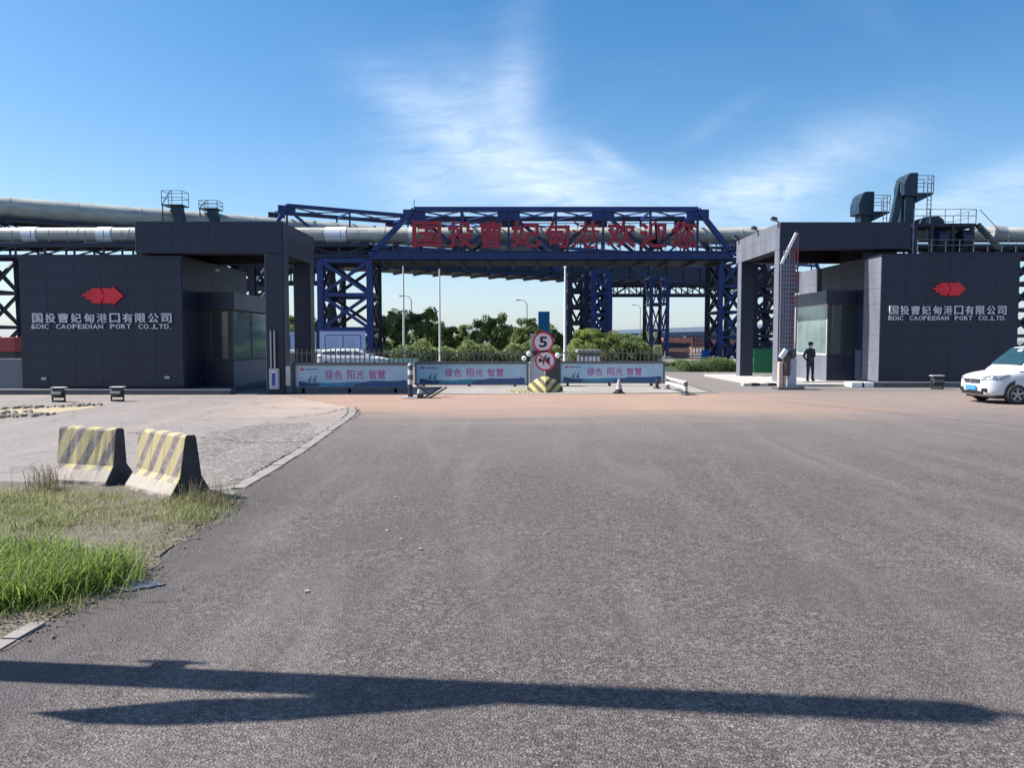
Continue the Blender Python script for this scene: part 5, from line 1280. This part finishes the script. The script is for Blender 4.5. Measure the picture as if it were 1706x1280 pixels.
    for s_ in (-1, 1): MB().beam((1.05, s_*.3-.25, 1.21), (1.16, s_*.3+.2, 1.30), .02, .02).build('wiper', CARG, t)
    for s_ in (-1, 1):
        def S(x, z): f = (z-1.0)/(hroof-.06-1.0); return (x, s_*(.79+(.645-.79)*f), z)
        for poly in ([(1.28, 1.1), (1.95, 1.1), (1.95, hroof-.14), (1.78, hroof-.14)], [(2.05, 1.1), (2.9, 1.1), (2.9, hroof-.13), (2.05, hroof-.13)], [(3.0, 1.1), (3.82, 1.12), (3.7, hroof-.15), (3.0, hroof-.13)]):
            quad([S(x, z) for x, z in poly], 'side_window', CGLASS, .012)
        MB().box((1.28, s_*.80-.05, 1.06), (1.42, s_*.80+.05, 1.18)).build('wing_mirror', CARW, t, bev=.03).location.y = s_*.10
        # doors outlines and handles
        for x_ in (1.32, 2.03, 2.95):
            MB().box((x_-.006, s_*.842-.004, .34), (x_+.006, s_*.842+.004, 1.0)).build('door_gap', CARG, t)
        for x_ in (1.85, 2.78): MB().box((x_-.09, s_*.845-.012, .86), (x_+.09, s_*.845+.018, .90)).build('door_handle', CARW, t, bev=.008)
        # wheels
        for x_ in (.82, 3.45):
            ar = MB().lathe([(.355, -s_*.12), (.355, s_*.006)], (x_, s_*.822, .36), 28, 'y').build('wheel_arch', CARG, t)
            wh = put('wheel', None, t, (x_, s_*.775, .30)); 
            ty = MB().lathe([(.20, -.095), (.27, -.10), (.30, -.06), (.30, .06), (.27, .10), (.20, .095)], n=28, axis='y', cap=False).build('tyre', RUBBER, wh); autosmooth(ty)
            rm = MB().lathe([(.20, -.08), (.20, .08)], n=24, axis='y')
            rm.build('rim_barrel', CARG, wh)
            sp = MB(); sp.lathe([(.05, -.1), (.05, .1)], n=12, axis='y')
            for k in range(5):
                a = 2*math.pi*k/5+.3; q = Vector((math.cos(a), 0, math.sin(a)))
                sp.beam(Vector((0, s_*.09, 0))+q*.03, Vector((0, s_*.085, 0))+q*.195, .03, .055, up=(-q.z, 0, q.x))
            sp.lathe([(.185, s_*.08-.012), (.20, s_*.08-.012), (.20, s_*.08+.012), (.185, s_*.08+.012)], n=28, axis='y', cap=False)
            sp.build('rim', STEEL, wh)
        # lights
        hl_ = project([(.0, s_*.40, .70), (.35, s_*.80, .745), (.62, s_*.80, .885), (.1, s_*.44, .80)], (.8, -s_*.6, -.12), 'headlight', HEADL)
        for cxy in ((.14, s_*.55, .775), (.26, s_*.66, .80)):
            project([(cxy[0]-.03, cxy[1]-s_*.05, .735), (cxy[0]+.04, cxy[1]+s_*.05, .735), (cxy[0]+.04, cxy[1]+s_*.05, .82), (cxy[0]-.03, cxy[1]-s_*.05, .82)], (.8, -s_*.6, -.12), 'reflector', CHROME, hl_, off=.014)
        MB().lathe([(.055, 0), (.055, .03), (.03, .05)], (.02, s_*.52, .42), 12, 'x').build('fog_lamp', HEADL, t)
        MB().box((.01, s_*.52-.12, .36), (.06, s_*.52+.12, .48)).build('fog_lamp_recess', CARG, t, bev=.02)
        MB().box((4.08, s_*.66-.08, .7), (4.17, s_*.66+.08, 1.0)).build('tail_light', SIGNR, t, bev=.02)
        MB().box((1.95, s_*.5-.02, hroof+.02), (3.7, s_*.5+.02, hroof+.06)).build('roof_rail', STEEL, t)
    o = MB().box((-.035, -.36, .64), (.06, .36, .74)).build('grille', CARG, t, bev=.02)
    for zz in (.66, .69, .72): MB().box((-.045, -.34, zz-.005), (-.034, .34, zz+.005)).build('grille_bar', CHROME, t)
    o = MB().lathe([(.045, 0), (.045, .012)], (-.055, 0, .69), 16, 'x').build('badge', CHROME, t)
    MB().box((-.05, -.25, .40), (-.03, .25, .54)).build('number_plate', mat('plate_blue', (.03, .25, .62), .4), t, bev=.006)
    mb = MB()
    for k in range(6): mb.box((-.053, -.19+k*.066, .45), (-.0502, -.165+k*.066, .49))
    mb.build('plate_marks', mat('plate_grey', (.35, .5, .65), .5), t)
    MB().box((-.02, -.5, .28), (.08, .5, .38)).build('lower_grille', CARG, t, bev=.02)
    MB().box((.3, -.74, .16), (3.95, .74, .24)).build('underbody', CARG, t)
    # wipers and bonnet gap
    quad([(1.02, -.6, 1.115), (1.02, .6, 1.115), (1.1, .6, 1.15), (1.1, -.6, 1.15)], 'cowl', CARG, .01)
    return t
def fix_none():
    for o_ in list(COL.objects):
        pass
car('white compact van driving in from the right edge of the road', 'white_van', (14.17, 23.25, 0), R(1.5))
car('white car seen only by its roof behind the first banner fence', 'white_car', (X(640, 43), 44.7, 0), math.pi, van=False, hroof=1.42)

# ------------------------------------------------------------------ guard
def guard(loc, rz=0):
    SKINM = mat('skin', (.42, .27, .20), .6); UNI = mat('black_uniform', (.014, .018, .034), .8, 0, .3, 12)
    t = thing('person', 'guard in black uniform and cap standing, hands behind back, before the booth glass', 'person', loc, rz=rz)
    me = bpy.data.meshes.new('body'); 
    J = {'pelvis': (0, 0, .95, .145), 'belly': (0, 0, 1.10, .135), 'chest': (0, .01, 1.30, .155), 'neckb': (0, .01, 1.44, .075), 'neck': (0, .0, 1.50, .055), 'head': (0, -.01, 1.585, .085), 'crown': (0, 0, 1.665, .085)}
    for s_, k in ((-1, 'l'), (1, 'r')):
        J.update({k+'sh': (s_*.17, .01, 1.40, .075), k+'el': (s_*.285, .09, 1.13, .05), k+'wr': (s_*.09, .17, .97, .035), k+'hd': (s_*.03, .19, .93, .036),
                  k+'hip': (s_*.09, 0, .88, .105), k+'kn': (s_*.115, -.02, .50, .068), k+'an': (s_*.13, .0, .10, .045), k+'to': (s_*.15, -.13, .045, .042), k+'he': (s_*.13, .04, .045, .04)})
    names = list(J); E = [('pelvis', 'belly'), ('belly', 'chest'), ('chest', 'neckb'), ('neckb', 'neck'), ('neck', 'head'), ('head', 'crown')]
    for k in 'lr': E += [('chest', k+'sh'), (k+'sh', k+'el'), (k+'el', k+'wr'), (k+'wr', k+'hd'), ('pelvis', k+'hip'), (k+'hip', k+'kn'), (k+'kn', k+'an'), (k+'an', k+'to'), (k+'an', k+'he')]
    me.from_pydata([J[n][:3] for n in names], [(names.index(a), names.index(b)) for a, b in E], [])
    o = bpy.data.objects.new('body', me); COL.objects.link(o)
    md = o.modifiers.new('skin', 'SKIN'); ly = me.skin_vertices[0] if me.skin_vertices else None
    if ly is None:
        bm = bmesh.new(); bm.from_mesh(me); bm.verts.layers.skin.verify(); bm.to_mesh(me); bm.free(); ly = me.skin_vertices[0]
    for i, n in enumerate(names):
        r_ = J[n][3]; ly.data[i].radius = (r_*(1.15 if n in ('pelvis', 'belly', 'chest') else 1), r_*(.8 if n in ('pelvis', 'belly', 'chest') else 1)); ly.data[i].use_root = n == 'pelvis'
    ss_ = o.modifiers.new('s', 'SUBSURF'); ss_.levels = 2; ss_.render_levels = 2
    dg = bpy.context.evaluated_depsgraph_get(); m2 = bpy.data.meshes.new_from_object(o.evaluated_get(dg)); bpy.data.objects.remove(o)
    m2.materials.clear(); m2.materials.append(UNI); m2.materials.append(SKINM); m2.materials.append(BLACKP)
    for p in m2.polygons:
        c = p.center; p.use_smooth = True
        p.material_index = 1 if c.z > 1.475 or (c.y > .135 and c.z < 1.0 and abs(c.x) < .09 and c.z > .8) else (2 if c.z < .09 else 0)
    ob = put('body', m2, t)
    # fingers clasped behind
    for s_ in (-1, 1):
        for k in range(4):
            z_ = .955-.02*k; l_ = (.07, .08, .075, .06)[k]
            o = MB().tube([(s_*.03, .205, z_), (s_*.03-s_*l_*.5, .225, z_-.01), (s_*.03-s_*l_, .222, z_-.02)], [.009, .0085, .007], 7).build('finger', SKINM, ob)
        MB().tube([(s_*.05, .2, .965), (s_*.03, .222, .985), (s_*.005, .228, .98)], [.011, .01, .008], 7).build('thumb', SKINM, ob)
    # face: mask, nose, ears, eyes, hair, cap
    mk = MB().lathe([(.002, 0), (.05, .008), (.066, .03), (.068, .06)], (0, 0, 0), 16, 'y').build('face_mask', mat('pale_mask', (.5, .58, .66), .8), t, loc=(0, -.098, 1.558)); autosmooth(mk)
    MB().prism([(-.012, -.02), (.012, -.02), (.004, .03), (-.004, .03)], -.115, -.08).build('nose', SKINM, t, loc=(0, 0, 1.60))
    for s_ in (-1, 1):
        MB().lathe([(.002, 0), (.012, .004), (.012, .01)], (s_*.03, -.096, 1.625), 10, 'y').build('eye', BLACKP, t)
        MB().lathe([(.002, -.006), (.022, 0), (.002, .006)], (s_*.088, 0, 1.60), 10, 'x').build('ear', SKINM, t)
    o = MB().lathe([(.088, 1.60), (.097, 1.66), (.094, 1.67)], n=20).build('hair', BLACKP, t, loc=(0, .008, 0))
    o = MB().lathe([(.098, 1.655), (.104, 1.70), (.085, 1.745), (.03, 1.76)], n=24).build('cap', UNI, t); autosmooth(o, 60)
    MB().prism([(-.085, -.06), (-.07, -.15), (0, -.175), (.07, -.15), (.085, -.06)], 1.655, 1.668, 'xy').build('cap_peak', UNI, t)
    MB().lathe([(.16, .985), (.165, 1.03)], n=20).build('belt', BLACKP, t).scale = (1.0, .78, 1)
    for s_ in (-1, 1): MB().box((s_*.2-.03, -.03, 1.34), (s_*.2+.03, -.02, 1.40)).build('sleeve_patch', GREYC, t)
    MB().box((.05, -.152, 1.31), (.11, -.145, 1.335)).build('badge', STEEL, t)
    MB().box((-.025, -.136, .99), (.025, -.128, 1.02)).build('buckle', STEEL, t)
    # jacket hem and collar
    MB().lathe([(.085, 1.435), (.07, 1.48)], n=16).build('collar', UNI, t)
    return t
guard((X(1350, 33.2), 33.2, .10), R(14))

# ------------------------------------------------------------------ unseen pole inferred from its road shadow, with parts shaped to match it
pl_ = thing('unseen_mast', 'tall grey mast with added narrow board shaped from its shadow, out of the frame, casting the long shadow', 'lamp mast')
pl_['label'] = 'unseen grey mast with added narrow board shaped to cast the long shadow across the near asphalt'
tip = G(1655, 1192); hgt = 9.2
bx = tip+sun_dir*(hgt/sun_dir.z)
pl_.location = (bx.x, bx.y, 0)
o = MB().lathe([(.2, 0), (.2, .03), (.135, .04), (.13, 3.0), (.13, hgt-.15), (.05, hgt), (.03, hgt+.05), (.028, hgt+.9)], n=16).build('mast', STEEL, pl_); autosmooth(o)
def up_from(px, py, xo):
    g = G(px, py); k = (xo-g.x)/sun_dir.x; return g+sun_dir*k
xo = bx.x+.02
brd = [up_from(px, py, xo) for px, py in ((55, 1190), (170, 1181), (330, 1167), (500, 1163), (640, 1157), (760, 1163), (830, 1177), (640, 1190), (480, 1203), (260, 1212), (140, 1208))]  # added board, its outline traced back from the shadow along the sun rays
mb = MB(); mb.prism([(p.y-bx.y, p.z) for p in brd], .0, .035, 'yz'); mb.build('shadow_board', STEEL, pl_)
for px, py in ((190, 1090), (285, 1100)): pass
q = up_from(285, 1107, bx.x); MB().beam((0, 0, q.z), (0, q.y-bx.y+.04, q.z), .12, .12).build('bracket', STEEL, pl_)  # added piece that casts the small bump in the mast shadow
MB().box((-.04, q.y-bx.y, q.z-.2), (.04, q.y-bx.y+.03, q.z+.2)).build('shadow_bump', STEEL, pl_)
